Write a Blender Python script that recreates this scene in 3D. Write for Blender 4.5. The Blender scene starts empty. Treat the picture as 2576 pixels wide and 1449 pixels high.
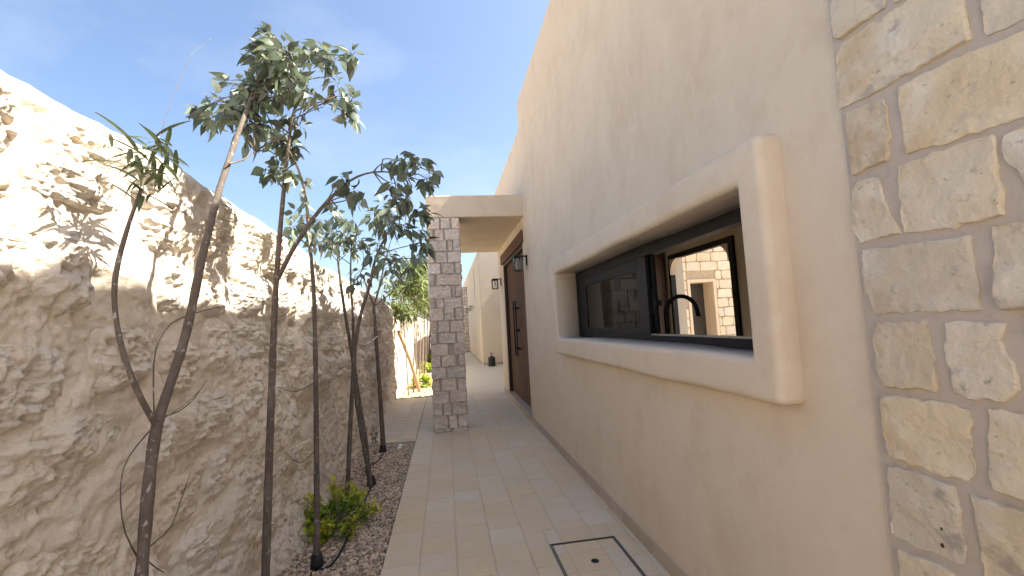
import bpy, bmesh, math, random
import numpy as np
from mathutils import Vector, Matrix
random.seed(7); RNG = np.random.default_rng(11)
S = bpy.context.scene
COL = S.collection
# ------------------------------------------------------------------ camera
CAM = np.array([0, 0, 1.55]); FPX = 1124.7; PW, PH = 2576, 1449
YAW, PITCH, ROLL = 0.15118, 0.07922, -0.053546
_f = np.array([math.sin(YAW)*math.cos(PITCH), math.cos(YAW)*math.cos(PITCH), math.sin(PITCH)])
_r = np.array([math.cos(YAW), -math.sin(YAW), 0.0]); _u = np.cross(_r, _f)
R2 = math.cos(ROLL)*_r + math.sin(ROLL)*_u; U2 = -math.sin(ROLL)*_r + math.cos(ROLL)*_u
cd = bpy.data.cameras.new('camera'); cam = bpy.data.objects.new('camera', cd); COL.objects.link(cam)
cd.sensor_width = 36; cd.lens = 36*FPX/PW; cd.clip_start = .05; cd.clip_end = 2000
M = Matrix(((R2[0], U2[0], -_f[0], CAM[0]), (R2[1], U2[1], -_f[1], CAM[1]), (R2[2], U2[2], -_f[2], CAM[2]), (0, 0, 0, 1)))
cam.matrix_world = M; S.camera = cam
# ------------------------------------------------------------------ light
SUN_EL = math.radians(53.0); SUN_AZ = math.radians(93.0)      # azimuth clockwise from +Y
w = bpy.data.worlds.new('World'); S.world = w; w.use_nodes = True
nt = w.node_tree; bg = nt.nodes['Background']
sky = nt.nodes.new('ShaderNodeTexSky'); sky.sky_type = 'NISHITA'; sky.sun_disc = False
sky.sun_elevation = SUN_EL; sky.sun_rotation = SUN_AZ; sky.air_density = 1.0; sky.dust_density = 2.6; sky.ozone_density = 2.2
tcw = nt.nodes.new('ShaderNodeTexCoord'); mpw = nt.nodes.new('ShaderNodeMapping'); mpw.inputs['Scale'].default_value = (1.2, 2.2, 3.5)
nzw = nt.nodes.new('ShaderNodeTexNoise'); nzw.inputs['Scale'].default_value = 1.6; nzw.inputs['Detail'].default_value = 7; nzw.inputs['Roughness'].default_value = .58
mrw = nt.nodes.new('ShaderNodeMapRange'); mrw.inputs['From Min'].default_value = .5; mrw.inputs['From Max'].default_value = .8; mrw.inputs['To Max'].default_value = .30
mxw = nt.nodes.new('ShaderNodeMix'); mxw.data_type = 'RGBA'; mxw.inputs['B'].default_value = (3.6, 3.9, 4.3, 1)      # thin high haze cloud
nt.links.new(tcw.outputs['Generated'], mpw.inputs['Vector']); nt.links.new(mpw.outputs[0], nzw.inputs['Vector']); nt.links.new(nzw.outputs['Fac'], mrw.inputs['Value'])
nt.links.new(mrw.outputs[0], mxw.inputs['Factor']); nt.links.new(sky.outputs[0], mxw.inputs['A']); nt.links.new(mxw.outputs['Result'], bg.inputs[0]); bg.inputs[1].default_value = 0.068
sl = bpy.data.lights.new('sun', 'SUN'); sl.energy = 4.0; sl.angle = math.radians(.53); sl.color = (1, .925, .80)
so = bpy.data.objects.new('sun', sl); COL.objects.link(so)
sd = Vector((math.sin(SUN_AZ)*math.cos(SUN_EL), math.cos(SUN_AZ)*math.cos(SUN_EL), math.sin(SUN_EL)))
so.rotation_euler = sd.to_track_quat('Z', 'Y').to_euler(); so.location = (8, 4, 14)
S.view_settings.view_transform = 'Standard'; S.view_settings.look = 'None'
S.view_settings.exposure = 2.15; S.view_settings.gamma = 1
S.render.engine = 'CYCLES'
S.cycles.max_bounces = 10; S.cycles.diffuse_bounces = 6; S.cycles.transparent_max_bounces = 12

# ------------------------------------------------------------------ helpers
def ray(p):
    return (p[0]-PW/2)*R2 - (p[1]-PH/2)*U2 + FPX*_f
def at(p, ax, v):
    r = ray(p); i = 'XYZ'.index(ax); return CAM + r*((v-CAM[i])/r[i])
def _hash(ix, iy, iz, s):
    h = (ix.astype(np.uint32)*np.uint32(374761393) + iy.astype(np.uint32)*np.uint32(668265263) + iz.astype(np.uint32)*np.uint32(2147483647) + np.uint32((s*1274126177) & 0xffffffff))
    h = (h ^ (h >> np.uint32(13)))*np.uint32(1274126177); h = h ^ (h >> np.uint32(16)); h = h*np.uint32(2246822519); h = h ^ (h >> np.uint32(15))
    return h.astype(np.float64)/4294967295.0
def noise(x, y, z=0, s=0):
    x = np.asarray(x, float); y = np.asarray(y, float); z = np.broadcast_to(np.asarray(z, float), np.broadcast(x, y).shape)
    x = np.broadcast_to(x, z.shape); y = np.broadcast_to(y, z.shape)
    xi, yi, zi = np.floor(x), np.floor(y), np.floor(z); fx, fy, fz = x-xi, y-yi, z-zi
    xi, yi, zi = xi.astype(np.int64), yi.astype(np.int64), zi.astype(np.int64)
    q = lambda t: t*t*t*(t*(t*6-15)+10)
    u, v, w_ = q(fx), q(fy), q(fz); r = 0
    for a in (0, 1):
        for b in (0, 1):
            for c in (0, 1):
                r = r + _hash(xi+a, yi+b, zi+c, s)*(u if a else 1-u)*(v if b else 1-v)*(w_ if c else 1-w_)
    return r*2-1
def fbm(x, y, z=0, o=4, s=0, g=.5):
    r = 0; a = 1; f = 1
    for i in range(o):
        r = r + a*noise(np.asarray(x)*f+i*17.3, np.asarray(y)*f+i*5.1, np.asarray(z)*f, s+i); a *= g; f *= 2.03
    return r
def meshobj(name, V, F, mat, parent=None, smooth=False, mi=None):
    me = bpy.data.meshes.new(name)
    me.from_pydata(V.tolist() if isinstance(V, np.ndarray) else V, [], F.tolist() if isinstance(F, np.ndarray) else F)
    if smooth: me.polygons.foreach_set('use_smooth', [True]*len(me.polygons))
    for m in (mat if isinstance(mat, (list, tuple)) else [mat]): me.materials.append(m)
    if mi is not None: me.polygons.foreach_set('material_index', mi)
    me.update()
    o = bpy.data.objects.new(name, me); COL.objects.link(o)
    if parent is not None: setp(o, parent)
    return o
ORG = {}
def world_loc(o):
    return ORG.get(o.name, Vector((0, 0, 0)))
def setp(o, p):
    o.parent = p; o.matrix_parent_inverse = Matrix.Translation(-world_loc(p))
def thing(name, label, cat, loc=(0, 0, 0), group=None):
    o = bpy.data.objects.new(name, None); COL.objects.link(o); o.location = loc; o.empty_display_size = .1
    ORG[o.name] = Vector(loc); return tag(o, label, cat, group)
def tag(o, label, cat=None, group=None):
    o['label'] = label
    if cat: o['category'] = cat
    if group: o['group'] = group
    return o
def struct(o): o['kind'] = 'structure'; return o
def stuff(o): o['kind'] = 'stuff'; return o
class MB:
    def __init__(s): s.V = []; s.F = []
    def box(s, x0, x1, y0, y1, z0, z1):
        b = len(s.V)
        s.V += [(x0, y0, z0), (x1, y0, z0), (x1, y1, z0), (x0, y1, z0), (x0, y0, z1), (x1, y0, z1), (x1, y1, z1), (x0, y1, z1)]
        s.F += [tuple(b+i for i in f) for f in ((3, 2, 1, 0), (4, 5, 6, 7), (0, 1, 5, 4), (1, 2, 6, 5), (2, 3, 7, 6), (3, 0, 4, 7))]
        return s
    def quad(s, a, b, c, d):
        n = len(s.V); s.V += [a, b, c, d]; s.F.append((n, n+1, n+2, n+3)); return s
    def tube(s, pts, rad, n=8, cap=True):
        pts = [Vector(p) for p in pts]; b = len(s.V); k = len(pts)
        if not hasattr(rad, '__len__'): rad = [rad]*k
        up = Vector((.31, .17, .93)); prev = None
        for i, p in enumerate(pts):
            t = (pts[min(i+1, k-1)]-pts[max(i-1, 0)]).normalized()
            if prev is None:
                a = t.cross(up)
                if a.length < .05: a = t.cross(Vector((1, 0, 0)))
            else: a = prev - t*prev.dot(t)
            a.normalize(); c = t.cross(a); prev = a
            for j in range(n):
                an = 2*math.pi*j/n; s.V.append(tuple(p + (a*math.cos(an)+c*math.sin(an))*rad[i]))
        for i in range(k-1):
            for j in range(n):
                s.F.append((b+i*n+j, b+i*n+(j+1) % n, b+(i+1)*n+(j+1) % n, b+(i+1)*n+j))
        if cap:
            s.F.append(tuple(b+j for j in range(n))[::-1]); s.F.append(tuple(b+(k-1)*n+j for j in range(n)))
        return s
    def lathe(s, prof, c, n=20):
        b = len(s.V)
        for r, z in prof:
            for j in range(n):
                an = 2*math.pi*j/n; s.V.append((c[0]+r*math.cos(an), c[1]+r*math.sin(an), c[2]+z))
        for i in range(len(prof)-1):
            for j in range(n): s.F.append((b+i*n+j, b+i*n+(j+1) % n, b+(i+1)*n+(j+1) % n, b+(i+1)*n+j))
        return s
    def build(s, name, mat, parent=None, smooth=False, bevel=0, seg=2):
        o = meshobj(name, s.V, s.F, mat, parent, smooth)
        if bevel:
            m = o.modifiers.new('bevel', 'BEVEL'); m.width = bevel; m.segments = seg; m.limit_method = 'ANGLE'
            o.data.polygons.foreach_set('use_smooth', [True]*len(o.data.polygons))
            m.harden_normals = True
        return o
def spline(pts, rad, step=.05):
    P = [np.array(p, float) for p in pts]; out = []; ro = []
    for i in range(len(P)-1):
        p0, p1, p2, p3 = P[max(i-1, 0)], P[i], P[i+1], P[min(i+2, len(P)-1)]
        n = max(2, int(np.linalg.norm(p2-p1)/step))
        for k in range(n):
            t = k/n
            out.append(.5*((2*p1)+(-p0+p2)*t+(2*p0-5*p1+4*p2-p3)*t*t+(-p0+3*p1-3*p2+p3)*t**3)); ro.append(rad[i]*(1-t)+rad[i+1]*t)
    out.append(P[-1]); ro.append(rad[-1]); return out, ro

# ------------------------------------------------------------------ materials
def mat(name, col, rough=.85, var=(), bumps=(), objrand=0, tint=False, trans=0, spec=.3, metal=0):
    """var: (scale, colour, lo, hi, stretch) mottling layers; bumps: (scale, strength, distance, detail, stretch)"""
    m = bpy.data.materials.new(name); m.use_nodes = True; n = m.node_tree; L = n.links.new
    b = n.nodes['Principled BSDF']; b.inputs['Roughness'].default_value = rough
    b.inputs['Specular IOR Level'].default_value = spec; b.inputs['Metallic'].default_value = metal
    tc = n.nodes.new('ShaderNodeTexCoord'); gm = n.nodes.new('ShaderNodeNewGeometry')
    rgb = n.nodes.new('ShaderNodeRGB'); rgb.outputs[0].default_value = (*col, 1); cur = rgb.outputs[0]
    def tex(scale, detail, st, seed=0):
        mp = n.nodes.new('ShaderNodeMapping'); mp.inputs['Scale'].default_value = st; mp.inputs['Location'].default_value = (seed*3.1, seed*1.7, seed*.9)
        L(gm.outputs['Position'], mp.inputs['Vector'])
        t = n.nodes.new('ShaderNodeTexNoise'); t.inputs['Scale'].default_value = scale; t.inputs['Detail'].default_value = detail; t.inputs['Roughness'].default_value = .6
        L(mp.outputs[0], t.inputs['Vector']); return t.outputs['Fac']
    for i, (sc, c2, lo, hi, st) in enumerate(var):
        r = n.nodes.new('ShaderNodeMapRange'); r.inputs['From Min'].default_value = lo; r.inputs['From Max'].default_value = hi
        L(tex(sc, 6, st, i+1), r.inputs['Value'])
        mx = n.nodes.new('ShaderNodeMix'); mx.data_type = 'RGBA'
        L(r.outputs[0], mx.inputs['Factor']); L(cur, mx.inputs['A']); mx.inputs['B'].default_value = (*c2, 1); cur = mx.outputs['Result']
    if objrand:
        oi = n.nodes.new('ShaderNodeObjectInfo'); h = n.nodes.new('ShaderNodeHueSaturation')
        r = n.nodes.new('ShaderNodeMapRange'); r.inputs['To Min'].default_value = 1-objrand; r.inputs['To Max'].default_value = 1+objrand
        L(oi.outputs['Random'], r.inputs['Value']); L(r.outputs[0], h.inputs['Value'])
        ma = n.nodes.new('ShaderNodeMath'); ma.operation = 'MULTIPLY'; ma.inputs[1].default_value = 7.31; L(oi.outputs['Random'], ma.inputs[0])
        fr = n.nodes.new('ShaderNodeMath'); fr.operation = 'FRACT'; L(ma.outputs[0], fr.inputs[0])
        r2 = n.nodes.new('ShaderNodeMapRange'); r2.inputs['To Min'].default_value = .8; r2.inputs['To Max'].default_value = 1.2
        L(fr.outputs[0], r2.inputs['Value']); L(r2.outputs[0], h.inputs['Saturation'])
        L(cur, h.inputs['Color']); cur = h.outputs[0]
    if tint:
        va = n.nodes.new('ShaderNodeVertexColor'); va.layer_name = 'tint'
        mx = n.nodes.new('ShaderNodeMix'); mx.data_type = 'RGBA'; mx.blend_type = 'MULTIPLY'; mx.inputs['Factor'].default_value = 1
        L(cur, mx.inputs['A']); L(va.outputs[0], mx.inputs['B']); cur = mx.outputs['Result']
    L(cur, b.inputs['Base Color'])
    prev = None
    for i, (sc, stg, dist, det, st) in enumerate(bumps):
        bp = n.nodes.new('ShaderNodeBump'); bp.inputs['Strength'].default_value = stg; bp.inputs['Distance'].default_value = dist
        L(tex(sc, det, st, i+11), bp.inputs['Height'])
        if prev: L(prev, bp.inputs['Normal'])
        prev = bp.outputs[0]
    if prev: L(prev, b.inputs['Normal'])
    if trans:
        t = n.nodes.new('ShaderNodeBsdfTranslucent'); L(cur, t.inputs['Color']); ms = n.nodes.new('ShaderNodeMixShader'); ms.inputs[0].default_value = trans
        L(b.outputs[0], ms.inputs[1]); L(t.outputs[0], ms.inputs[2]); L(ms.outputs[0], n.nodes['Material Output'].inputs[0])
    return m
I3 = (1, 1, 1)
M_plaster = mat('plaster', (.640, .540, .420), .92, var=((.9, (.675, .580, .462), .35, .7, I3), (2.6, (.590, .487, .373), .48, .74, (1, 1, .6)), (4.5, (.600, .480, .372), .54, .78, I3), (11, (.69, .595, .475), .52, .8, I3), (90, (.58, .48, .365), .58, .8, I3)),
                bumps=((1.6, .5, .03, 3, I3), (7, .38, .012, 5, (1, 1, .6)), (90, .4, .003, 5, I3)))
M_plaster_far = mat('plaster_pale', (.640, .545, .420), .92, var=((.8, (.585, .485, .375), .4, .75, I3),), bumps=((3, .3, .02, 5, I3), (120, .2, .002, 3, I3)))
M_coral = mat('coral_mortar', (.690, .605, .495), .95, var=((1.3, (.62, .54, .445), .45, .75, I3), (6, (.73, .66, .57), .5, .8, I3), (60, (.56, .475, .385), .56, .8, I3)),
              bumps=((30, .5, .013, 9, (1, 1, 1.3)), (110, .6, .005, 6, I3)))
M_coralstone = mat('coral_stone', (.700, .620, .512), .95, var=((3, (.64, .56, .46), .45, .75, I3), (14, (.76, .70, .61), .5, .8, (1, 1, 2)), (70, (.55, .465, .375), .56, .76, I3)),
                   bumps=((30, .6, .016, 9, (1, .9, 1.5)), (110, .7, .007, 7, I3)), objrand=.07)
M_pierstone = mat('pier_limestone', (.600, .520, .400), .9, var=((4, (.50, .395, .275), .54, .76, (1, 1, 1)), (7, (.67, .615, .53), .5, .75, I3), (34, (.30, .25, .20), .62, .74, (1, 1, 1.6)), (8, (.41, .36, .305), .58, .66, (1, 1, 1.3))),
                  bumps=((12, .45, .014, 9, (1, 1, 1.4)), (55, .8, .007, 8, I3)), objrand=.08)
M_pillarstone = mat('pillar_limestone', (.700, .605, .515), .92, var=((5, (.61, .515, .435), .5, .8, I3), (18, (.75, .67, .59), .5, .8, I3), (40, (.44, .36, .30), .6, .8, I3)),
                    bumps=((14, .8, .02, 8, I3), (60, .6, .006, 6, I3)), objrand=.10)
M_mortar = mat('grey_mortar', (.445, .388, .335), .95, var=((3, (.48, .42, .365), .4, .7, I3), (25, (.40, .345, .295), .5, .8, I3)), bumps=((30, .35, .006, 6, I3), (150, .4, .002, 4, I3)))
M_tile = mat('floor_tile', (.660, .548, .390), .62, var=((5, (.69, .59, .435), .4, .75, I3), (16, (.60, .485, .34), .52, .8, (1, 2, 1)), (40, (.70, .615, .48), .6, .85, I3)),
             bumps=((9, .25, .006, 4, I3), (60, .15, .002, 5, I3)), objrand=.022, spec=.3)
M_grout = mat('grout', (.62, .545, .43), .95, var=((12, (.55, .475, .37), .4, .7, I3),), bumps=((80, .3, .002, 3, I3),))
M_skirt = mat('skirting_tile', (.440, .365, .280), .7, var=((6, (.50, .425, .335), .45, .75, I3), (30, (.39, .32, .245), .5, .8, I3)), bumps=((50, .2, .002, 4, I3),), objrand=.08)
M_earth = mat('earth', (.260, .195, .145), .98, var=((6, (.33, .255, .19), .4, .7, I3),), bumps=((30, .8, .02, 6, I3),))
M_sand = mat('sand', (.440, .360, .270), .98, var=((.6, (.38, .30, .22), .4, .7, I3),), bumps=((12, .5, .03, 6, I3),))
M_gravel = mat('gravel', (.520, .420, .325), .92, tint=True, bumps=((90, .4, .003, 4, I3),))
M_bark = mat('bark', (.128, .102, .083), .9, var=((18, (.20, .17, .145), .45, .7, (1, 1, .5)), (45, (.42, .40, .37), .60, .68, (1, 1, .8)), (35, (.10, .078, .064), .55, .75, (1, 1, 3))), bumps=((60, .6, .004, 5, (1, 1, 2.5)),))
M_barkpale = mat('bark_pale', (.290, .225, .165), .9, var=((25, (.20, .15, .11), .45, .7, (1, 1, .4)),), bumps=((60, .5, .003, 5, I3),))
M_leaf = mat('leaf', (.165, .205, .150), .48, tint=True, trans=.28, spec=.45, var=((30, (.11, .145, .10), .4, .7, I3),))
M_leafdark = mat('leaf_lanceolate', (.075, .098, .045), .45, tint=True, trans=.2, spec=.45)
M_leaffar = mat('leaf_far', (.150, .190, .060), .55, tint=True, trans=.35)
M_shrub = mat('shrub_leaf', (.500, .490, .050), .5, tint=True, trans=.35, spec=.4)
M_wood = mat('door_wood', (.135, .072, .044), .8, spec=.12, var=((5, (.10, .052, .031), .4, .7, (6, 6, .5)), (22, (.20, .12, .08), .5, .8, (4, 4, .25))), bumps=((40, .35, .003, 6, (3, 3, .2)),), objrand=.14)
M_beam = mat('lintel_wood', (.150, .080, .056), .8, spec=.12, var=((14, (.115, .06, .042), .4, .7, (1, .25, 1)), (40, (.24, .145, .105), .6, .8, (1, .3, 1))), bumps=((40, .5, .004, 6, (1, .25, 1)),))
M_darkwood = mat('door_frame_wood', (.050, .027, .019), .55, var=((12, (.075, .04, .028), .4, .7, (3, 3, .4)),), bumps=((40, .2, .002, 4, I3),))
M_black = mat('black_metal', (.009, .009, .0105), .5, spec=.22, var=((40, (.016, .016, .018), .4, .7, I3),), bumps=((200, .1, .0006, 3, I3),))
M_frame = mat('cover_frame', (.06, .055, .05), .6, var=((40, (.09, .08, .07), .4, .7, I3),))
M_steel = mat('steel', (.55, .54, .52), .35, metal=1, var=((30, (.45, .44, .42), .4, .7, I3),))
M_cab = mat('cabinet_brown', (.050, .030, .023), .5, var=((8, (.065, .04, .03), .4, .7, (3, 3, .4)),))
M_interior = mat('interior_plaster', (.440, .395, .330), .9, var=((2, (.40, .355, .295), .4, .7, I3),), bumps=((5, .2, .01, 4, I3),))
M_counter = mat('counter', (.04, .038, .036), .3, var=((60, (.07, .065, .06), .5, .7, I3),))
M_stake = mat('stake_wood', (.480, .320, .170), .8, var=((20, (.38, .245, .125), .4, .7, (1, 1, .3)),), bumps=((60, .3, .002, 4, (1, 1, .3)),))
M_pipe = mat('black_hose', (.018, .017, .017), .55, var=((30, (.03, .028, .027), .4, .7, I3),))
M_string = mat('string', (.68, .66, .62), .9, var=((60, (.55, .53, .5), .4, .7, I3),))
M_rust = mat('pit', (.055, .03, .02), .95, var=((40, (.09, .05, .03), .4, .7, I3),))
def glass(name, tintc=(1, 1, 1), rough=0.0, thin=.82):
    m = bpy.data.materials.new(name); m.use_nodes = True; n = m.node_tree
    for k in list(n.nodes):
        if k.type == 'BSDF_PRINCIPLED': n.nodes.remove(k)
    g = n.nodes.new('ShaderNodeBsdfGlossy'); g.inputs['Roughness'].default_value = rough
    t = n.nodes.new('ShaderNodeBsdfTransparent'); t.inputs['Color'].default_value = (*[c*thin for c in tintc], 1)
    fr = n.nodes.new('ShaderNodeFresnel'); fr.inputs['IOR'].default_value = 1.62
    tn = n.nodes.new('ShaderNodeTexNoise'); tn.inputs['Scale'].default_value = 2.0
    bp = n.nodes.new('ShaderNodeBump'); bp.inputs['Strength'].default_value = .03; bp.inputs['Distance'].default_value = .01
    n.links.new(tn.outputs['Fac'], bp.inputs['Height']); n.links.new(bp.outputs[0], g.inputs['Normal'])
    ms = n.nodes.new('ShaderNodeMixShader'); n.links.new(fr.outputs[0], ms.inputs[0]); n.links.new(t.outputs[0], ms.inputs[1]); n.links.new(g.outputs[0], ms.inputs[2])
    n.links.new(ms.outputs[0], n.nodes['Material Output'].inputs[0]); return m
M_glass = glass('window_glass', (.86, .90, .88))
M_lampglass = glass('lantern_glass', (1, 1, 1), 0, .985)
M_bulb = glass('bulb_glass', (1, .97, .92), .02, .9)

# ------------------------------------------------------------------ ground, paths
g = MB(); g.quad((-300, -300, -.10), (300, -300, -.10), (300, 300, -.10), (-300, 300, -.10))
struct(g.build('ground', M_sand))
XR = 1.28; XL = -1.20; T = .245; X0 = -.480; YS = 6.52; YE = 10.47
# path bed (grout) and the individual tiles set 3 mm proud of it
path = MB(); path.box(X0+.004, 1.30, -6, YE, -.09, -.004); path.box(-1.30, X0-.002, YS+.004, YE-.004, -.09, -.0045)
path.box(-.34, 6.0, YE, 40, -.09, -.0042)
path = struct(path.build('path', M_grout))
def tile_mesh(wx, wy, k):
    m = bmesh.new(); bmesh.ops.create_cube(m, size=1)
    for v in m.verts: v.co = (v.co.x*wx, v.co.y*wy, v.co.z*.012)
    top = [e for e in m.edges if e.verts[0].co.z > 0 and e.verts[1].co.z > 0]
    bmesh.ops.bevel(m, geom=top, offset=.004, segments=1, affect='EDGES')
    for v in m.verts:
        v.co.x += .0012*math.sin(k*3+v.co.y*40); v.co.y += .0012*math.cos(k*2+v.co.x*40)
    me = bpy.data.meshes.new('tile'); m.to_mesh(me); m.free(); me.materials.append(M_tile); return me
TM = [tile_mesh(T-.005, T-.005, k) for k in range(5)]
COVER = (.655, 1.125, 2.61, 3.19)
def put_tile(x, y, me=None, z=None):
    o = bpy.data.objects.new('tile', me or random.choice(TM)); COL.objects.link(o); o.parent = path
    o.location = (x, y, (-.004+random.uniform(-.0012, .0012)) if z is None else z)
    o.rotation_euler = (random.uniform(-.002, .002), random.uniform(-.002, .002), random.uniform(-.003, .003)+random.choice((0, math.pi)))
    return o
cols = [X0+.002+T*(i+.5) for i in range(7)]
for i, x in enumerate(cols):
    y = 2.30+(T/2 if i % 2 else 0)
    while y < 9.9:
        if not (x+T/2 > COVER[0]+.02 and x-T/2 < COVER[1]-.02 and y+T/2 > COVER[2]+.01 and y-T/2 < COVER[3]-.01):
            put_tile(x, y)
        y += T
# cut pieces round the inspection cover
def piece(x0, x1, y0, y1):
    if x1-x0 > .02 and y1-y0 > .02:
        o = put_tile((x0+x1)/2, (y0+y1)/2, tile_mesh(x1-x0-.005, y1-y0-.005, 1), -.004); o.rotation_euler = (0, 0, 0)
for i, x in enumerate(cols):
    y = 2.30+(T/2 if i % 2 else 0)
    while y < 4:
        a, b, c, d = x-T/2, x+T/2, y-T/2, y+T/2
        if b > COVER[0]+.02 and a < COVER[1]-.02 and d > COVER[2]+.01 and c < COVER[3]-.01:
            if a < COVER[0]: piece(a, COVER[0]-.004, c, d)
            if b > COVER[1]: piece(COVER[1]+.004, b, c, d)
            if c < COVER[2]: piece(max(a, COVER[0]), min(b, COVER[1]), c, COVER[2]-.004)
            if d > COVER[3]: piece(max(a, COVER[0]), min(b, COVER[1]), COVER[3]+.004, d)
        y += T
xl_cols = [X0-.002-T*(i+.5) for i in range(4)]
for i, x in enumerate(xl_cols):
    y = YS+T/2+(0 if i % 2 else T/2)
    while y < YE-.1:
        put_tile(x, y); y += T
for x0 in (1.237,):                      # narrow cut row along the house wall
    y = 2.3
    while y < 9.9:
        o = put_tile(1.257, y, tile_mesh(.040, T*1.6-.005, 2)); o.rotation_euler = (0, 0, 0); y += T*1.6
# light stone kerbs of the beds
k = MB(); k.box(-.40, -.342, YE+.03, 34, -.09, .012); struct(k.build('kerb', M_skirt, bevel=.005))

# inspection cover
c = thing('inspection_cover', 'square tiled inspection cover in a thin black metal frame, set into the path', 'drain cover', (.89, 2.9, 0))
x0, x1, y0, y1 = COVER; f = MB()
for a, t in ((0, .0045), (.012, .003)):
    z = .0035 if a == 0 else .003
    f.box(x0+a, x1-a, y0+a, y0+a+t, -.02, z); f.box(x0+a, x1-a, y1-a-t, y1-a, -.02, z)
    f.box(x0+a, x0+a+t, y0+a+t, y1-a-t, -.02, z); f.box(x1-a-t, x1-a, y0+a+t, y1-a-t, -.02, z)
f.build('frame', M_frame, c)
lid = MB(); lid.box(x0+.02, x1-.02, y0+.02, y1-.02, -.02, -.003); lid.build('lid', M_grout, c)
for (a, b) in ((x0+.021, .745), (.748, .985), (.988, x1-.021)):
    for (p, q) in ((y0+.021, 2.80), (2.803, 3.04), (3.043, y1-.021)):
        o = meshobj('tile', *(lambda m: (m.V, m.F))(MB().box(a, b, p, q, -.018, .0015)), M_tile, c)
        bv = o.modifiers.new('b', 'BEVEL'); bv.width = .002; bv.segments = 1
h_ = MB(); h_.lathe([(.0, .0005), (.016, .0005), (.019, .003), (.024, .0035), (.026, .0015)], (.887, 2.906, .0016), 24); h_.build('lifting_hole', M_pipe, c, True)

# ------------------------------------------------------------------ gravel beds
earth = MB(); earth.box(-1.45, X0, -6, YS, -.09, -.045); earth.box(-1.45, -.40, YE, 40, -.09, -.04)
struct(earth.build('bed_soil', M_earth))
def gravel(name, boxes, seed, dead=None):
    r = np.random.default_rng(seed)
    bm = bmesh.new(); bmesh.ops.create_icosphere(bm, subdivisions=1, radius=1); bv = np.array([v.co[:] for v in bm.verts]); bf = np.array([[v.index for v in fc.verts] for fc in bm.faces]); bm.free()
    Vs, Fs, Cs = [], [], []; off = 0
    for (xa, xb, ya, yb, n, s0, s1, zb) in boxes:
        sz = r.uniform(s0, s1, n)**1.0; ax = sz[:, None]*np.stack([r.uniform(.7, 1.5, n), r.uniform(.6, 1.1, n), r.uniform(.35, .75, n)], 1)
        V = bv[None]*ax[:, None]*r.uniform(.72, 1.2, (n, len(bv), 1))
        yaw = r.uniform(0, 6.28, n); tl = r.normal(0, .35, n)
        ct, st = np.cos(tl)[:, None], np.sin(tl)[:, None]; y_ = V[..., 1]*ct-V[..., 2]*st; z_ = V[..., 1]*st+V[..., 2]*ct
        cy, sy = np.cos(yaw)[:, None], np.sin(yaw)[:, None]; X = V[..., 0]*cy-y_*sy; Y = V[..., 0]*sy+y_*cy
        px = r.uniform(xa, xb, n); py = r.uniform(ya, yb, n); pz = zb + r.uniform(0, .018, n) + .012*noise(px*4, py*4)
        P = np.stack([X+px[:, None], Y+py[:, None], z_+pz[:, None]], -1)
        Vs.append(P.reshape(-1, 3)); Fs.append((bf[None]+off+(np.arange(n)*len(bv))[:, None, None]).reshape(-1, 3)); off += n*len(bv)
        b = r.uniform(.45, 1.35, n); cc = np.stack([b*r.uniform(.95, 1.08, n), b, b*r.uniform(.85, 1.05, n), np.ones(n)], 1)
        Cs.append(np.repeat(cc, len(bv), 0))
    V = np.concatenate(Vs); F = np.concatenate(Fs); o = meshobj(name, V, F, M_gravel)
    a = o.data.color_attributes.new('tint', 'FLOAT_COLOR', 'POINT'); a.data.foreach_set('color', np.concatenate(Cs).ravel()); return stuff(o)
tag(gravel('gravel', [(-1.25, X0-.012, 2.2, 4.4, 7500, .010, .021, -.035), (-1.25, X0-.012, 4.4, YS-.02, 7500, .010, .021, -.035), (-1.25, X0-.02, -.5, 2.2, 4000, .014, .024, -.035)], 3),
    'small tan gravel filling the bed in front of the rubble wall', 'gravel')
tag(gravel('gravel', [(-1.25, -.41, YE+.01, 15, 6500, .014, .028, -.03), (-1.25, -.41, 15, 26, 4500, .02, .034, -.03)], 4), 'sunlit tan gravel in the bed beyond the stone pillar', 'gravel')

# ------------------------------------------------------------------ rubble boundary wall on the left
bw = thing('boundary_wall', 'thick rough coral rubble boundary wall, its upper part in sunlight', 'wall', (-1.4, 8, 0))
def ztop(y):
    return np.interp(y, [-6, 2.5, 3.5, 5.4, 8, 10, 14, 40], [2.40, 2.39, 2.36, 2.25, 2.20, 2.13, 2.08, 2.05]) + .018*fbm(np.asarray(y)*2.2, 3.3, 0, 4, 50)
def relief(y, z):
    y = np.asarray(y, float); z = np.asarray(z, float); yw = y+.05*noise(y*4, z*4, 0, 70); zw = z+.04*noise(y*4, z*4, 5, 71)
    h = .045*fbm(yw*1.7, zw*2.3, 0, 3, 1) + .013*fbm(yw*6, zw*8, 1, 3, 2)
    lump = 1-np.abs(noise(yw*9, zw*12, 2, 3)); rgh = np.clip(.42+1.0*noise(y*1.6, z*2.0, 4, 95)+np.clip((y-2.5)*.22, 0, .6)+np.clip((z-1.6)*.6, 0, .4), .25, 1.15); h += .014*(lump**2-.4)*rgh
    h += .011*(1-np.abs(fbm(yw*22, zw*30, 3, 2, 4)))*rgh - .004
    pit = np.clip(noise(yw*17, zw*22, 7, 6)-.35, 0, 1); h -= .022*pit*rgh
    h += .007*(1-2*np.abs(noise(yw*40, zw*52, 1, 90)))*rgh - .012*np.clip(noise(y*48, z*58, 3, 92)-.45, 0, 1)*rgh
    h += .05*np.exp(-np.clip(z, 0, 9)/.16)
    return h
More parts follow.
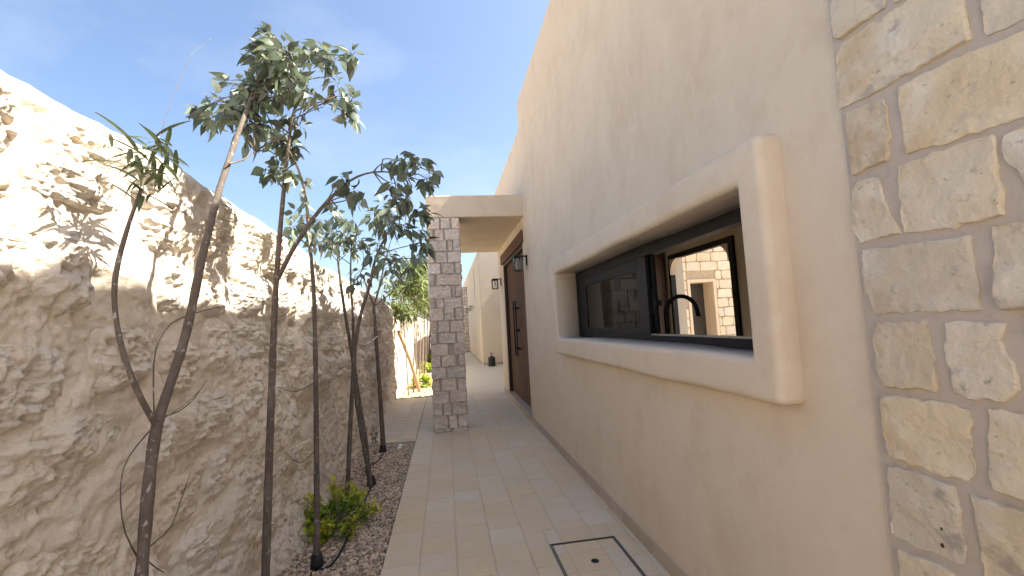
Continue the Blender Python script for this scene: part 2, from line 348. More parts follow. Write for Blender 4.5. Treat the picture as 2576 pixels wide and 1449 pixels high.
def wall_sheet(name, ya, yb, ny, nz, ntop=10, kind=None):
    ys = np.linspace(ya, yb, ny); zt = ztop(ys); rows = []
    for j in range(nz):
        t = j/(nz-1); z = -.12+(zt+.12)*t
        h = relief(ys, z)*np.clip((1-t)*30, .35, 1)
        rd = np.clip(t-.965, 0, 1)/.035
        rows.append(np.stack([XL-.02+h-.05*rd**2, ys+.012*noise(ys*15, z*15, 9, 8), z-.25*np.clip(h, 0, .2)], 1))
    for j in range(1, ntop+1):
        t = j/ntop; x = XL-.07-.33*t
        rows.append(np.stack([np.full(ny, x), ys, zt+.05*fbm(ys*5, x*6, 0, 4, 20)*np.sin(min(t*3, 1.57))+.03*math.sin(t*3.1)], 1))
    rows.append(np.stack([np.full(ny, XL-.42), ys, np.full(ny, -.1)], 1))
    V = np.concatenate(rows); nr = len(rows); i, j = np.meshgrid(np.arange(ny-1), np.arange(nr-1))
    a = (j*ny+i).ravel(); F = np.stack([a, a+1, a+1+ny, a+ny], 1)
    return meshobj(name, V, F, M_coral, bw, True)
wall_sheet('mortar', -6, .9, 140, 60); wall_sheet('mortar', .9, 4.2, 360, 250, 24); wall_sheet('mortar', 4.2, 11.0, 440, 170, 16); wall_sheet('mortar', 11.0, 40, 500, 60)
def rubble(yc, zc, wy, wz, seed, nr, ns, bulge):
    th = np.linspace(0, 2*np.pi, ns, endpoint=False); r = np.random.default_rng(seed)
    e = r.uniform(.55, .8); cs, sn = np.cos(th), np.sin(th)
    ry = np.sign(cs)*np.abs(cs)**e*wy/2; rz = np.sign(sn)*np.abs(sn)**e*wz/2; tilt = r.normal(0, .09)
    wob = 1+.13*noise(cs*1.6+seed*3.7, sn*1.6, seed*.31, 30)+.07*noise(cs*5+seed, sn*5, seed, 31)
    rows = []; s_ = np.linspace(1, 0, nr)**.85
    zslope = r.normal(.0, .03); yslope = r.normal(0, .05)
    for s in s_:
        y = yc+(ry*math.cos(tilt)-rz*math.sin(tilt))*wob*s; z = zc+(ry*math.sin(tilt)+rz*math.cos(tilt))*wob*s
        dome = (1-s**3.4)**.6
        base = .045*fbm(y*1.7, z*2.3, 0, 3, 1) + .05*np.exp(-np.clip(z, 0, 9)/.16)
        st = .011*noise(y*3+seed, z*26+.6*noise(y*5, z*5, 0, 5), seed*.7, 40) + .005*noise(y*9, z*60, seed*.5, 43)
        n = .015*fbm(y*8+seed, z*11, seed*.9, 4, 41) + .010*(1-2*np.abs(noise(y*28, z*36, seed, 42))) - .022*np.clip(noise(y*24, z*30, seed+4, 44)-.3, 0, 1) + .006*(1-2*np.abs(noise(y*44, z*56, seed, 45))) - .012*np.clip(noise(y*52, z*66, seed, 46)-.4, 0, 1)
        h = -.028 + base*.8 + bulge*dome + (n+st)*(dome*.9+.1) + zslope*(z-zc)*dome + yslope*(y-yc)*dome
        hh = np.clip(h, 0, .3)
        rows.append(np.stack([XL-.02+h, y, z-.28*hh*np.clip(.5-(z-zc)/wz, 0, 1)-.05*hh], 1))
    V = np.concatenate(rows); i, j = np.meshgrid(np.arange(ns), np.arange(nr-1))
    F = np.stack([(j*ns+i).ravel(), (j*ns+(i+1) % ns).ravel(), ((j+1)*ns+(i+1) % ns).ravel(), ((j+1)*ns+i).ravel()], 1)
    return V, F
rr = random.Random(5); sid = 1; far = ([], []); cnt = 0
z = .10
rowsz = []
while z < 2.36:
    hrow = rr.uniform(.23, .33); rowsz.append((z, hrow)); z += hrow
for (zb, hr) in rowsz:
    y = .75+rr.uniform(0, .3)
    while y < 14:
        wd = rr.uniform(.30, .58) if rr.random() < .75 else rr.uniform(.18, .28)
        yc = y+wd/2; zc = zb+hr/2+rr.uniform(-.05, .05); y += wd*1.0+rr.uniform(.01, .09)
        wz = hr*rr.uniform(.72, 1.0); zt = float(ztop(np.array([yc]))[0])
        if zc+wz/2 > zt-.03: 
            zc = zt-.035-wz/2
            if wz < .1 or zc < zb: continue
        upper = zc > 1.0
        if rr.random() < (.05 if upper else .2): continue
        bulge = rr.uniform(.040, .070) if upper else rr.uniform(.026, .048)
        near = yc < 3.6; nr, ns = (32, 110) if near else ((18, 60) if yc < 6.5 else (8, 24))
        V, F = rubble(yc, zc, wd*1.02, wz, sid, nr, ns, bulge); sid += 1
        if yc < 8.5 and cnt < 290:
            meshobj('stone', V, F, M_coralstone, bw, True); cnt += 1
        else:
            far[1].append(F+sum(len(v) for v in far[0])); far[0].append(V)
o = meshobj('far_stones', np.concatenate(far[0]), np.concatenate(far[1]), M_coralstone, bw, True); stuff(o)

# ------------------------------------------------------------------ house on the right
house = thing('house', 'beige plastered house with canopy porch, low strip window and wooden double door', 'house', (2.3, 4, 0))
def wall_x(mb, x, th, y0, y1, z0, z1, holes=()):
    ys = sorted({y0, y1, *[v for h in holes for v in h[:2]]}); zs = sorted({z0, z1, *[v for h in holes for v in h[2:]]})
    def solid(i, j):
        if i < 0 or j < 0 or i >= len(ys)-1 or j >= len(zs)-1: return False
        yc, zc = (ys[i]+ys[i+1])/2, (zs[j]+zs[j+1])/2
        return not any(h[0] < yc < h[1] and h[2] < zc < h[3] for h in holes)
    idx = {}
    def vid(p):
        p = tuple(round(c, 5) for c in p)
        if p not in idx: idx[p] = len(mb.V); mb.V.append(p)
        return idx[p]
    X = x+th
    for i in range(len(ys)-1):
        for j in range(len(zs)-1):
            if not solid(i, j): continue
            a, b, c_, d = ys[i], ys[i+1], zs[j], zs[j+1]
            Q = [((x, a, c_), (x, a, d), (x, b, d), (x, b, c_)), ((X, a, c_), (X, b, c_), (X, b, d), (X, a, d))]
            if not solid(i-1, j): Q.append(((x, a, c_), (X, a, c_), (X, a, d), (x, a, d)))
            if not solid(i+1, j): Q.append(((x, b, c_), (x, b, d), (X, b, d), (X, b, c_)))
            if not solid(i, j-1): Q.append(((x, a, c_), (x, b, c_), (X, b, c_), (X, a, c_)))
            if not solid(i, j+1): Q.append(((x, a, d), (X, a, d), (X, b, d), (x, b, d)))
            for q in Q: mb.F.append(tuple(vid(p) for p in q))
    return mb
OP = (1.63, 4.74, 1.37, 2.06)
def relax(o, amp, sc, rnd=.032):          # rounded, hand-trowelled plaster edges
    bm = bmesh.new(); bm.from_mesh(o.data); bmesh.ops.remove_doubles(bm, verts=bm.verts[:], dist=1e-5)
    bmesh.ops.dissolve_limit(bm, angle_limit=.02, verts=bm.verts[:], edges=bm.edges[:])
    bmesh.ops.recalc_face_normals(bm, faces=bm.faces[:])
    ed = [e for e in bm.edges if len(e.link_faces) == 2 and e.calc_face_angle(0) > 1 and min(v.co.x for v in e.verts) < 1.3]
    bmesh.ops.bevel(bm, geom=ed, offset=rnd, segments=5, affect='EDGES', profile=.5)
    for ax, st in ((1, .16), (2, .16)):
        cuts = np.arange(math.floor(min(v.co[ax] for v in bm.verts)), max(v.co[ax] for v in bm.verts), st)
        for cc in cuts:
            n = Vector((0, 0, 0)); n[ax] = 1; p = Vector((0, 0, 0)); p[ax] = cc+.013
            bmesh.ops.bisect_plane(bm, geom=bm.verts[:]+bm.edges[:]+bm.faces[:], plane_co=p, plane_no=n)
    C = np.array([v.co[:] for v in bm.verts])
    D = np.stack([noise(C[:, 1]*sc+s_, C[:, 2]*sc, C[:, 0]*sc, 60+s_) for s_ in range(3)], 1)*amp
    for v, d in zip(bm.verts, D): v.co += Vector(d)
    bm.to_mesh(o.data); bm.free()
tall = wall_x(MB(), XR, .27, -1.5, 6.87, -.1, 5.10, [(OP[0]-.04, OP[1]+.04, OP[2]-.04, OP[3]+.04)]).build('wall', M_plaster, house, bevel=.03, seg=3)
DO = (7.10, 9.62, .10, 2.85)
low = wall_x(MB(), XR+.006, .264, 6.87, 10.45, -.1, 4.67, [DO]).build('wall', M_plaster, house, bevel=.02, seg=3)
sur = wall_x(MB(), 1.18, .29, 1.48, 4.92, 1.195, 2.225, [OP]).build('window_surround', M_plaster, house); relax(sur, .011, 2.0)
sur.data.polygons.foreach_set('use_smooth', [True]*len(sur.data.polygons))
sur['label'] = 'thick rounded plaster surround framing the window'
# shell of the house: roof slabs, back and end walls
sh = MB(); sh.box(1.56, 3.28, -1.5, 6.86, 4.80, 5.0); sh.box(1.56, 8, 6.9, 10.43, 4.3, 4.5); sh.build('roof', M_plaster_far, house)
for b_ in ((1.56, 3.5, 10.2, 10.445, -.1, 4.66), (1.56, 3.3, 6.765, 6.86, 2.8, 5.09), (1.56, 3.29, -1.495, -1.3, -.1, 5.09)): MB().box(*b_).build('end_wall', M_plaster, house)
# canopy
cn = MB(); cn.box(-.225, XR+.05, 6.845, 10.30, 3.235, 3.58); cn = cn.build('canopy', M_plaster, house, bevel=.018, seg=3)
# room behind the window
room = MB(); wall_x(room, 3.3, .2, -1.495, 6.76, -.1, 5.09, [(4.62, 6.12, 0, 2.42)])
room.box(1.55, 3.30, .70, .80, 0, 2.75); room.box(1.55, 3.30, 6.66, 6.76, 0, 2.75); room.box(1.551, 3.299, .80, 6.66, 2.75, 2.85); room.box(1.551, 3.299, .80, 6.66, -.08, .02)
room.build('inner_wall', M_interior, house)
fr = MB()          # patio door frame with curved corner pieces
fr.box(3.27, 3.34, 4.62, 4.70, 0, 2.42); fr.box(3.27, 3.34, 6.06, 6.12, 0, 2.42); fr.box(3.27, 3.34, 4.70, 6.06, 2.35, 2.42)
fr.build('patio_door_frame', M_black, house)
for (yc, sg) in ((4.70, 1), (6.06, -1)):
    arch = MB()
    for i in range(6):
        a0, a1 = math.pi/2*i/6, math.pi/2*(i+1)/6; Rr = .22
        for xa in (3.262, 3.346):
            arch.V += [(xa, yc, 2.35), (xa, yc+sg*Rr*(1-math.sin(a0)), 2.35-Rr*(1-math.cos(a0))), (xa, yc+sg*Rr*(1-math.sin(a1)), 2.35-Rr*(1-math.cos(a1)))]
            n = len(arch.V); arch.F.append((n-3, n-2, n-1))
        n = len(arch.V); arch.F.append((n-5, n-4, n-1, n-2))
    arch.build('patio_door_corner', M_interior, house)
# window: frame, sashes, panes, track
win = MB(); y0, y1, z0, z1 = OP
win.box(1.437, 1.515, y0-.03, y1+.03, z1-.075, z1+.02); win.box(1.437, 1.515, y0-.03, y1+.03, z0-.02, z0+.045)
win.box(1.437, 1.515, y1-.055, y1+.03, z0+.045, z1-.075); win.box(1.437, 1.515, y0-.03, y0+.055, z0+.045, z1-.075)
win = win.build('window', M_black, house, bevel=.003, seg=1); win['label'] = 'black metal strip window with one sliding sash open'
tr = MB()
for xx in (1.449, 1.487): tr.box(xx, xx+.004, y0+.055, y1-.055, z0+.045, z0+.054)
tr.build('track', M_steel, win)
def sash(xa, xb, ya, yb, za, zb, l, r, t, b, gl):
    m = MB(); m.box(xa, xb, ya, ya+r, za, zb); m.box(xa, xb, yb-l, yb, za, zb); m.box(xa, xb, ya+r, yb-l, za, za+b); m.box(xa, xb, ya+r, yb-l, zb-t, zb)
    s = m.build('sash', M_black, win, bevel=.003, seg=1)
    gp = MB(); xm = (xa+xb)/2; gp.box(xm-.003, xm+.003, ya+r-.005, yb-l+.005, za+b-.005, zb-t+.005)
    gp.build('pane', M_glass, win); return s
ZB, ZT = OP[2]+.05, OP[3]-.07
sash(1.443, 1.472, 3.03, 4.70, ZB-.01, ZT+.012, .25, .16, .105, .055, 1)
sash(1.482, 1.508, 3.00, 4.66, ZB, ZT+.005, .09, .10, .09, .055, 1)
hd = MB(); hd.box(1.473, 1.481, 3.005, 3.03, 1.55, 1.75); hd.box(1.47, 1.52, 2.975, 3.00, 1.62, 1.66); hd.build('sash_latch', M_black, win, bevel=.003)
# skirting tiles and threshold
sk = MB(); sk.box(1.2745, 1.279, 1.2, 7.05, .0, .096); sk = sk.build('skirting', M_grout, house)
y = 1.9
while y < 7.0:
    e = min(y+.49, 7.04); MB().box(1.266, 1.2744, y, e-.004, .001, .098).build('skirting_tile', M_skirt, sk, bevel=.002, seg=1); y += .49
y = 9.66
while y < 10.4:
    e = min(y+.49, 10.44); MB().box(1.266, 1.2795, y, e-.004, .001, .098).build('skirting_tile', M_skirt, sk, bevel=.002, seg=1); y += .49
th = MB(); th.box(1.274, 1.45, 7.05, 9.65, .0, .098); th = th.build('threshold', M_grout, house)
y = 7.06
while y < 9.6:
    MB().box(1.258, 1.46, y, y+.425, .1, .114).build('threshold_tile', M_skirt, th, bevel=.002, seg=1)
    MB().box(1.262, 1.2735, y, y+.425, .0, .0985).build('threshold_tile', M_skirt, th, bevel=.002, seg=1); y += .43
# door
door = MB(); door.box(1.300, 1.42, DO[1]-.045, DO[1]-.001, .115, DO[3]-.001); door.box(1.300, 1.42, DO[0]+.001, DO[0]+.045, .115, DO[3]-.001); door.box(1.3005, 1.42, DO[0]+.046, DO[1]-.046, 2.79, DO[3]-.001)
door = door.build('door', M_darkwood, house, bevel=.004); door['label'] = 'tall plank double door of brown wood with long black bar handles'
ym = 8.36
for (a, b) in ((DO[0]+.05, ym-.006), (ym+.006, DO[1]-.05)):
    n = 6; wd = (b-a)/n
    for i in range(n):
        x = 1.366+random.uniform(-.002, .002)
        MB().box(x, x+.05, a+i*wd+.002, a+(i+1)*wd-.002, .122, 2.785).build('plank', M_wood, door, bevel=.005, seg=1)
for yy in (ym-.13, ym+.13):
    hb = MB(); hb.tube([(1.300, yy, .94), (1.300, yy, 1.97)], .0135, 10)
    for zz in (1.08, 1.83): hb.tube([(1.300, yy, zz), (1.368, yy, zz)], .016, 10)
    hb.build('handle', M_black, door)
lk = MB(); lk.lathe([(0, 0), (.03, 0), (.03, .03), (.012, .05), (0, .05)], (0, 0, 0), 14)
lko = lk.build('lock', M_black, door); lko.data.transform(Matrix.Translation((1.366, ym-.05, 1.42)) @ Matrix.Rotation(-math.pi/2, 4, 'Y'))
bm_ = MB(); bm_.box(1.255, 1.40, 6.98, 9.74, 2.84, 3.045); bm_ = bm_.build('lintel', M_beam, house, bevel=.008); bm_['label'] = 'rough reddish timber lintel above the double door'

# ------------------------------------------------------------------ dressed stone blocks
def stone_mesh(poly, mp, depth, step, seed, rough=.012, rings=(.90, .72, .52, .32, .12), jit=.006):
    P = np.array(poly, float); n = len(P); pts = []
    for i in range(n):
        a, b = P[i], P[(i+1) % n]; k_ = max(1, int(np.linalg.norm(b-a)/step))
        for t in range(k_): pts.append(a+(b-a)*t/k_)
    B = np.array(pts); nb = len(B); c0 = B.mean(0)
    B = (B*8+np.roll(B, 1, 0)+np.roll(B, -1, 0))/10
    d = B-c0; L_ = np.linalg.norm(d, axis=1, keepdims=True)
    B = B+d/L_*(jit*fbm(B[:, 0]*40+seed, B[:, 1]*40, seed*.7, 3, 80)[:, None])
    rows = [np.c_[B, np.full(nb, -.004)], np.c_[B, depth*(.62+.25*noise(B[:, 0]*30, B[:, 1]*30, seed, 81))]]
    tilt = np.random.default_rng(seed).normal(0, .05, 2)
    for s in (.965,)+tuple(rings):
        Q = c0+(B-c0)*s
        h = depth*(.95 if s > .95 else 1)+rough*fbm(Q[:, 0]*9+seed*1.3, Q[:, 1]*12, seed*.37, 4, 82)*(.5 if s > .95 else 1)+rough*.45*(1-2*np.abs(noise(Q[:, 0]*26, Q[:, 1]*34, seed, 83)))+((Q-c0)@tilt)*.6
        rows.append(np.c_[Q, np.maximum(h, depth*.3)])
    m = len(rows); U = np.concatenate(rows+[np.array([[*c0, depth]])]); V = mp(U[:, 0], U[:, 1], U[:, 2])
    i, j = np.meshgrid(np.arange(nb), np.arange(m-1))
    F = np.stack([(j*nb+i).ravel(), (j*nb+(i+1) % nb).ravel(), ((j+1)*nb+(i+1) % nb).ravel(), ((j+1)*nb+i).ravel()], 1).tolist()
    F += [((m-1)*nb+i, (m-1)*nb+(i+1) % nb, m*nb) for i in range(nb)]
    return V, F
def sharpen(o, ang=.55):
    bm = bmesh.new(); bm.from_mesh(o.data)
    for e in bm.edges:
        if len(e.link_faces) == 2 and e.calc_face_angle(0) > ang: e.smooth = False
    bm.to_mesh(o.data); bm.free(); return o
# pier of big pale blocks at the near end of the house wall (outlines traced, laid on the wall plane)
pier = thing('stone_pier', 'pier of large pale limestone blocks with grey mortar beside the window wall', 'stone pier', (1.28, .6, 0))
XP = 1.264
pm = MB(); pm.box(XP, 1.285, -1.2, 1.195, -.05, 5.09); pm.build('mortar', M_mortar, pier)
mpP = lambda u, v, d: np.stack([XP-d, u, v], 1)
TR = [[(205, -90), (490, -230), (485, 40), (260, 200), (240, 195), (225, 120)], [(515, -140), (800, -240), (820, -120), (520, 25)],
 [(270, 215), (500, 60), (640, -30), (870, -120), (890, 70), (915, 190), (700, 320), (480, 440), (290, 535), (255, 550), (240, 290)],
 [(965, -60), (1206, -190), (1400, -260), (1410, -20), (1206, 75), (990, 180), (970, 120)],
 [(550, 440), (760, 320), (1206, 140), (1330, 90), (1340, 530), (1206, 575), (870, 690), (590, 775), (575, 700), (555, 560)],
 [(290, 570), (480, 490), (495, 540), (510, 670), (500, 810), (320, 880), (300, 740), (285, 640)],
 [(345, 910), (455, 885), (470, 960), (500, 1060), (565, 1175), (360, 1225), (325, 1150), (315, 1060), (320, 960)],
 [(550, 835), (760, 760), (1030, 680), (1050, 860), (1085, 1085), (850, 1140), (580, 1175), (560, 1020), (545, 900)],
 [(1080, 680), (1206, 625), (1420, 560), (1430, 980), (1215, 970), (1190, 930), (1140, 850), (1090, 800), (1065, 720)],
 [(370, 1255), (640, 1220), (910, 1180), (930, 1300), (960, 1559), (430, 1577), (390, 1480), (375, 1380)],
 [(1020, 1135), (1206, 1110), (1400, 1070), (1410, 1550), (1206, 1563), (1080, 1560), (1035, 1500), (1025, 1300)],
 [(435, 1629), (620, 1614), (690, 1604), (705, 1709), (750, 1929), (735, 1974), (480, 1949), (450, 1869), (425, 1709)],
 [(785, 1624), (1090, 1619), (1060, 1709), (1135, 1849), (1155, 1964), (1090, 2024), (900, 2004), (830, 1969), (800, 1849), (780, 1749)],
 [(1190, 1609), (1206, 1605), (1450, 1599), (1470, 1960), (1240, 1950), (1200, 1800)],
 [(460, 1994), (620, 1999), (780, 2029), (905, 2059), (915, 2209), (930, 2379), (905, 2429), (720, 2379), (500, 2299), (480, 2209), (465, 2089)],
 [(1000, 2059), (1206, 2089), (1400, 2120), (1420, 2580), (1206, 2534), (1030, 2479), (1005, 2389), (1000, 2199)],
 [(500, 2344), (640, 2374), (830, 2449), (860, 2569), (890, 2749), (885, 2849), (700, 2779), (520, 2689), (505, 2529)],
 [(910, 2489), (1140, 2554), (1206, 2569), (1400, 2620), (1430, 3080), (1206, 3020), (990, 2950), (950, 2699)],
 [(555, 2759), (760, 2849), (830, 2890), (850, 3060), (700, 3010), (560, 2930)]]
done = None
for q, poly in enumerate(TR):
    uv = [tuple(at((1973+.5*a, .5*b), 'X', 1.245)[1:]) for a, b in poly]
    V, F = stone_mesh(uv, mpP, .0075, .008, q+3, .0045, (.93, .85, .74, .62, .5, .38, .26, .12), .005)
    o = sharpen(meshobj('stone', V, F, M_pierstone, pier, True))
    if q == 16:
        for (a, b, r1, r2) in ((765, 2669, .0085, .0095), (766, 2749, .005, .010)):
            p = at((1973+.5*a, .5*b), 'X', 1.24); pt = MB()
            pt.lathe([(0, .008), (r1*.6, .006), (r1, 0), (r1*1.05, -.012)], (0, 0, 0), 9)
            po = pt.build('rust_pit', M_rust, o); po.data.transform(Matrix.Translation((1.2575, p[1], p[2])) @ Matrix.Rotation(-math.pi/2, 4, 'Y') @ Matrix.Diagonal((1.2, .9, .4, 1)))
def courses(y0, y1, z0, z1, seed):
    r = random.Random(seed); z = z0; q = seed
    while z < z1-.06:
        hh = min(r.uniform(.15, .22), z1-z); y = y0
        while y < y1-.04:
            wd = min(r.uniform(.14, .34), y1-y)
            if y1-y-wd < .07: wd = y1-y
            j = lambda: r.uniform(-.012, .012)
            V, F = stone_mesh([(y+.01, z+.01+j()), (y+wd-.014, z+.01+j()), (y+wd-.014+j(), z+hh-.014), (y+.01+j(), z+hh-.014)], mpP, .0075, .03, q, .0045, (.8, .5, .2)); q += 1
            meshobj('stone', V, F, M_pierstone, pier, True); y += wd
        z += hh
courses(-.3, 1.19, .02, .66, 300); courses(-.3, .62, .68, 2.0, 400); courses(-.3, 1.19, 2.72, 3.6, 500)
courses(-.3, .55, 2.0, 2.70, 600)

# pillar carrying the canopy
pil = thing('stone_pillar', 'square stone pillar of rough grey-pink blocks holding up the porch canopy', 'pillar', (.02, 7.09, 0))
PX0, PX1, PY0, PY1 = -.222, .262, 6.853, 7.337
cr = MB(); cr.box(PX0+.012, PX1-.012, PY0+.012, PY1-.012, -.05, 3.234); cr.build('mortar', M_mortar, pil)
def D1(cy): return 473.5+.2179*cy
def D2(cy): return 749.7+.2451*cy
CT = [(D1(345), D1(468), 232, 579, [(235, 365), (385, 480), (505, 578)]), (D1(478), D1(598), 234, 580, [(235, 290), (325, 405), (430, 578)]), (D1(606), D1(724), 237, 582, [(240, 440), (460, 500), (515, 580)]),
 (D1(738), D1(856), 241, 590, [(245, 305), (325, 440), (455, 590)]), (D1(866), D1(988), 244, 596, [(245, 370), (395, 520), (540, 592)]), (D1(998), D1(1118), 247, 606, [(248, 300), (335, 605)]),
 (D1(1128), D1(1258), 250, 612, [(250, 490), (508, 536), (546, 610)]), (D1(1266), D1(1384), 252, 618, [(252, 300), (330, 405), (420, 615)]),
 (D2(108), D2(226), 70, 400, [(70, 200), (215, 315), (330, 398)]), (D2(236), D2(350), 74, 405, [(75, 135), (150, 260), (278, 402)]), (D2(360), D2(464), 78, 410, [(80, 130), (160, 325), (345, 408)]),
 (D2(472), D2(586), 82, 415, [(84, 250), (315, 414)]), (D2(594), D2(704), 86, 418, [(88, 170), (185, 325), (362, 416)]), (D2(712), D2(828), 90, 427, [(90, 230), (240, 426)]), (D2(838), D2(950), 95, 428, [(95, 160), (180, 330), (350, 427)]),
 (D2(958), D2(1080), 98, 438, [(100, 255), (275, 437)]), (D2(1090), D2(1206), 102, 444, [(104, 185), (205, 275), (300, 443)]), (D2(1214), D2(1336), 106, 452, [(108, 245), (260, 345), (362, 448)]), (D2(1344), D2(1398), 108, 458, [(112, 215), (220, 288), (300, 455)])]
Wp = PX1-PX0
faces = [lambda u, v, d: np.stack([PX0+u, PY0+.012-d, v], 1), lambda u, v, d: np.stack([PX1-.012+d, PY0+u, v], 1), lambda u, v, d: np.stack([PX1-u, PY1-.012+d, v], 1), lambda u, v, d: np.stack([PX0+.012-d, PY1-u, v], 1)]
q = 900; zprev = None
for (ya, yb, l, r, seg) in CT:
    zt, zb = at((1112, ya), 'Y', PY0)[2], at((1130, yb), 'Y', PY0)[2]; zb = max(zb, .002)
    for fi, mp_ in enumerate(faces):
        sg = [((a-l)/(r-l), (b-l)/(r-l)) for a, b in seg]
        if fi in (1, 3): sg = [(1-b, 1-a) for a, b in sg]
        if fi in (1, 2): rr.shuffle(sg); t = sum(b-a for a, b in sg); g_ = (1-t)/(len(sg)); x = g_*.2; n2 = []; 
        if fi in (1, 2):
            for a, b in sg: n2.append((x, x+b-a)); x += b-a+g_
            sg = n2
        for a, b in sg:
            a, b = max(a, .0)*Wp, min(b, 1.0)*Wp; j = lambda: rr.uniform(-.006, .006)
            V, F = stone_mesh([(a, zb+j()), (b, zb+j()), (b+j()*.5, zt+j()), (a+j()*.5, zt+j())], mp_, .022 if fi == 0 else .02, .013 if fi == 0 else .04, q, .015, (.85, .62, .36, .12) if fi == 0 else (.6, .2), .004); q += 1
            sharpen(meshobj('stone', V, F, M_pillarstone, pil, True))

# ------------------------------------------------------------------ wall lanterns
def lantern(loc, label, sc=1.0, group=None):
    x, y, z = loc; t = thing('wall_lantern', label, 'wall lamp', (x, y, z), group)
    p = MB(); p.box(x-.018, x-.001, y-.035, y+.035, z-.075*sc, z+.09*sc); p.build('wall_plate', M_black, t, bevel=.003, seg=1)
    a = MB(); a.box(x-.20, x-.018, y-.011, y+.011, z+.062, z+.084); a.build('arm', M_black, t)
    f = MB(); bx0, bx1, h0, h1 = x-.215, x-.075, z-.155, z+.055; w_ = .07; s = .006
    for xx in (bx0, bx1-2*s):
        for yy in (y-w_, y+w_-2*s): f.box(xx, xx+2*s, yy, yy+2*s, h0, h1)
    for zz in (h0, h1-2*s):
        for yy in (y-w_, y+w_-2*s): f.box(bx0+2*s, bx1-2*s, yy+.0005, yy+2*s-.0005, zz, zz+2*s)
        for xx in (bx0, bx1-2*s): f.box(xx+.0005, xx+2*s-.0005, y-w_+2*s, y+w_-2*s, zz, zz+2*s)
    f.box(bx0+.001, bx1-.001, y-w_+.001, y+w_-.001, h1-.002, h1+.008); f.build('frame', M_black, t)
    for yy in (y-w_+s, y+w_-s): MB().box(bx0+2*s, bx1-2*s, yy-.001, yy+.001, h0+2*s, h1-2*s).build('pane', M_lampglass, t)
    for xx in (bx0+s, bx1-s): MB().box(xx-.001, xx+.001, y-w_+2*s, y+w_-2*s, h0+2*s, h1-2*s).build('pane', M_lampglass, t)
    xm = (bx0+bx1)/2; b = MB(); b.lathe([(.014, .13), (.016, .11), (.028, .07), (.032, .045), (.024, .015), (.008, .002), (0, 0)], (xm, y, h0+.05), 14); b.build('bulb', M_bulb, t, True)
    cp = MB(); cp.lathe([(0, .03), (.016, .03), (.017, -.005), (.012, -.012)], (xm, y, h0+.185), 12); cp.build('bulb_cap', M_steel, t, True)
lantern((XR, 6.72, 2.50), 'black box lantern with clear glass on the window side of the double door')
lantern((XR+.006, 10.03, 2.50), 'black box lantern with clear glass on the courtyard side of the double door')

# ------------------------------------------------------------------ kitchen tap and cabinet seen through the window
tap = thing('kitchen_tap', 'black curved kitchen tap behind the open half of the window', 'tap', (1.66, 3.2, 1.0))
arc = [(1.66, 3.2, 1.0), (1.66, 3.2, 1.2), (1.66, 3.2, 1.50)]+[(1.79-.13*math.cos(a), 3.2, 1.56+.13*math.sin(a)) for a in np.linspace(0, math.pi*.93, 14)]+[(1.925, 3.2, 1.53)]
MB().tube(arc, .016, 12).build('spout', M_black, tap, True)
MB().tube([(1.66, 3.2, 1.0), (1.66, 3.2, 1.12)], .03, 14).build('base', M_black, tap)
MB().tube([(1.66, 3.2, 1.08), (1.66, 3.12, 1.12)], .01, 8).build('lever', M_black, tap)
ct = thing('kitchen_counter', 'dark kitchen counter along the inside of the window', 'counter', (1.85, 3.5, 0))
MB().box(1.552, 2.15, .82, 6.6, .94, .998).build('worktop', M_counter, ct, bevel=.004); MB().box(1.56, 2.12, .82, 6.6, .021, .939).build('base_unit', M_cab, ct)
cb = thing('tall_cabinet', 'tall dark brown cabinet in the room behind the window', 'cabinet', (2.6, 6.4, 0))
MB().box(2.20, 3.26, 6.22, 6.65, .021, 2.7).build('carcass', M_cab, cb)
for i in range(2): MB().box(2.205+i*.53, 2.725+i*.53, 6.20, 6.219, .1, 2.69).build('cabinet_door', M_cab, cb, bevel=.003)

# ------------------------------------------------------------------ stone faced courtyard wall seen through the house
cy = thing('courtyard_wall', 'sunny courtyard wall of cream stone blocks seen through the open window', 'wall', (5.4, 7.7, 0))
M_cream = mat('cream_stone', (.640, .570, .455), .92, var=((6, (.56, .48, .365), .45, .75, I3), (30, (.46, .39, .30), .6, .8, I3)), bumps=((20, .6, .012, 6, I3),), objrand=.08)
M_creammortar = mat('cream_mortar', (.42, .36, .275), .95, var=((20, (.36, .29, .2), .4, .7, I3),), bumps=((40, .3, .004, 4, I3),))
NX0, NX1, NZ = 4.40, 4.86, 2.12
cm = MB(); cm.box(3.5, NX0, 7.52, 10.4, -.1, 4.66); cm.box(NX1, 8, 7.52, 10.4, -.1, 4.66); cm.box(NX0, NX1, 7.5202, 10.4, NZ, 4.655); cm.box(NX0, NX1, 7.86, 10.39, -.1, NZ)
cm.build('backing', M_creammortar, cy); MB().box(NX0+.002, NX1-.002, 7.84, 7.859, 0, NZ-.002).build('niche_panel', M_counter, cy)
rv = MB(); rv.box(NX0-.05, NX0+.003, 7.50, 7.83, 0, NZ+.05); rv.box(NX1-.003, NX1+.05, 7.50, 7.83, 0, NZ+.05); rv.box(NX0+.003, NX1-.003, 7.50, 7.83, NZ-.003, NZ+.05); rv.build('niche_reveal', M_plaster_far, cy)
z = .80; row = 0; mpc = lambda u, v, d: np.stack([u, 7.518-d, v], 1); SH = {}
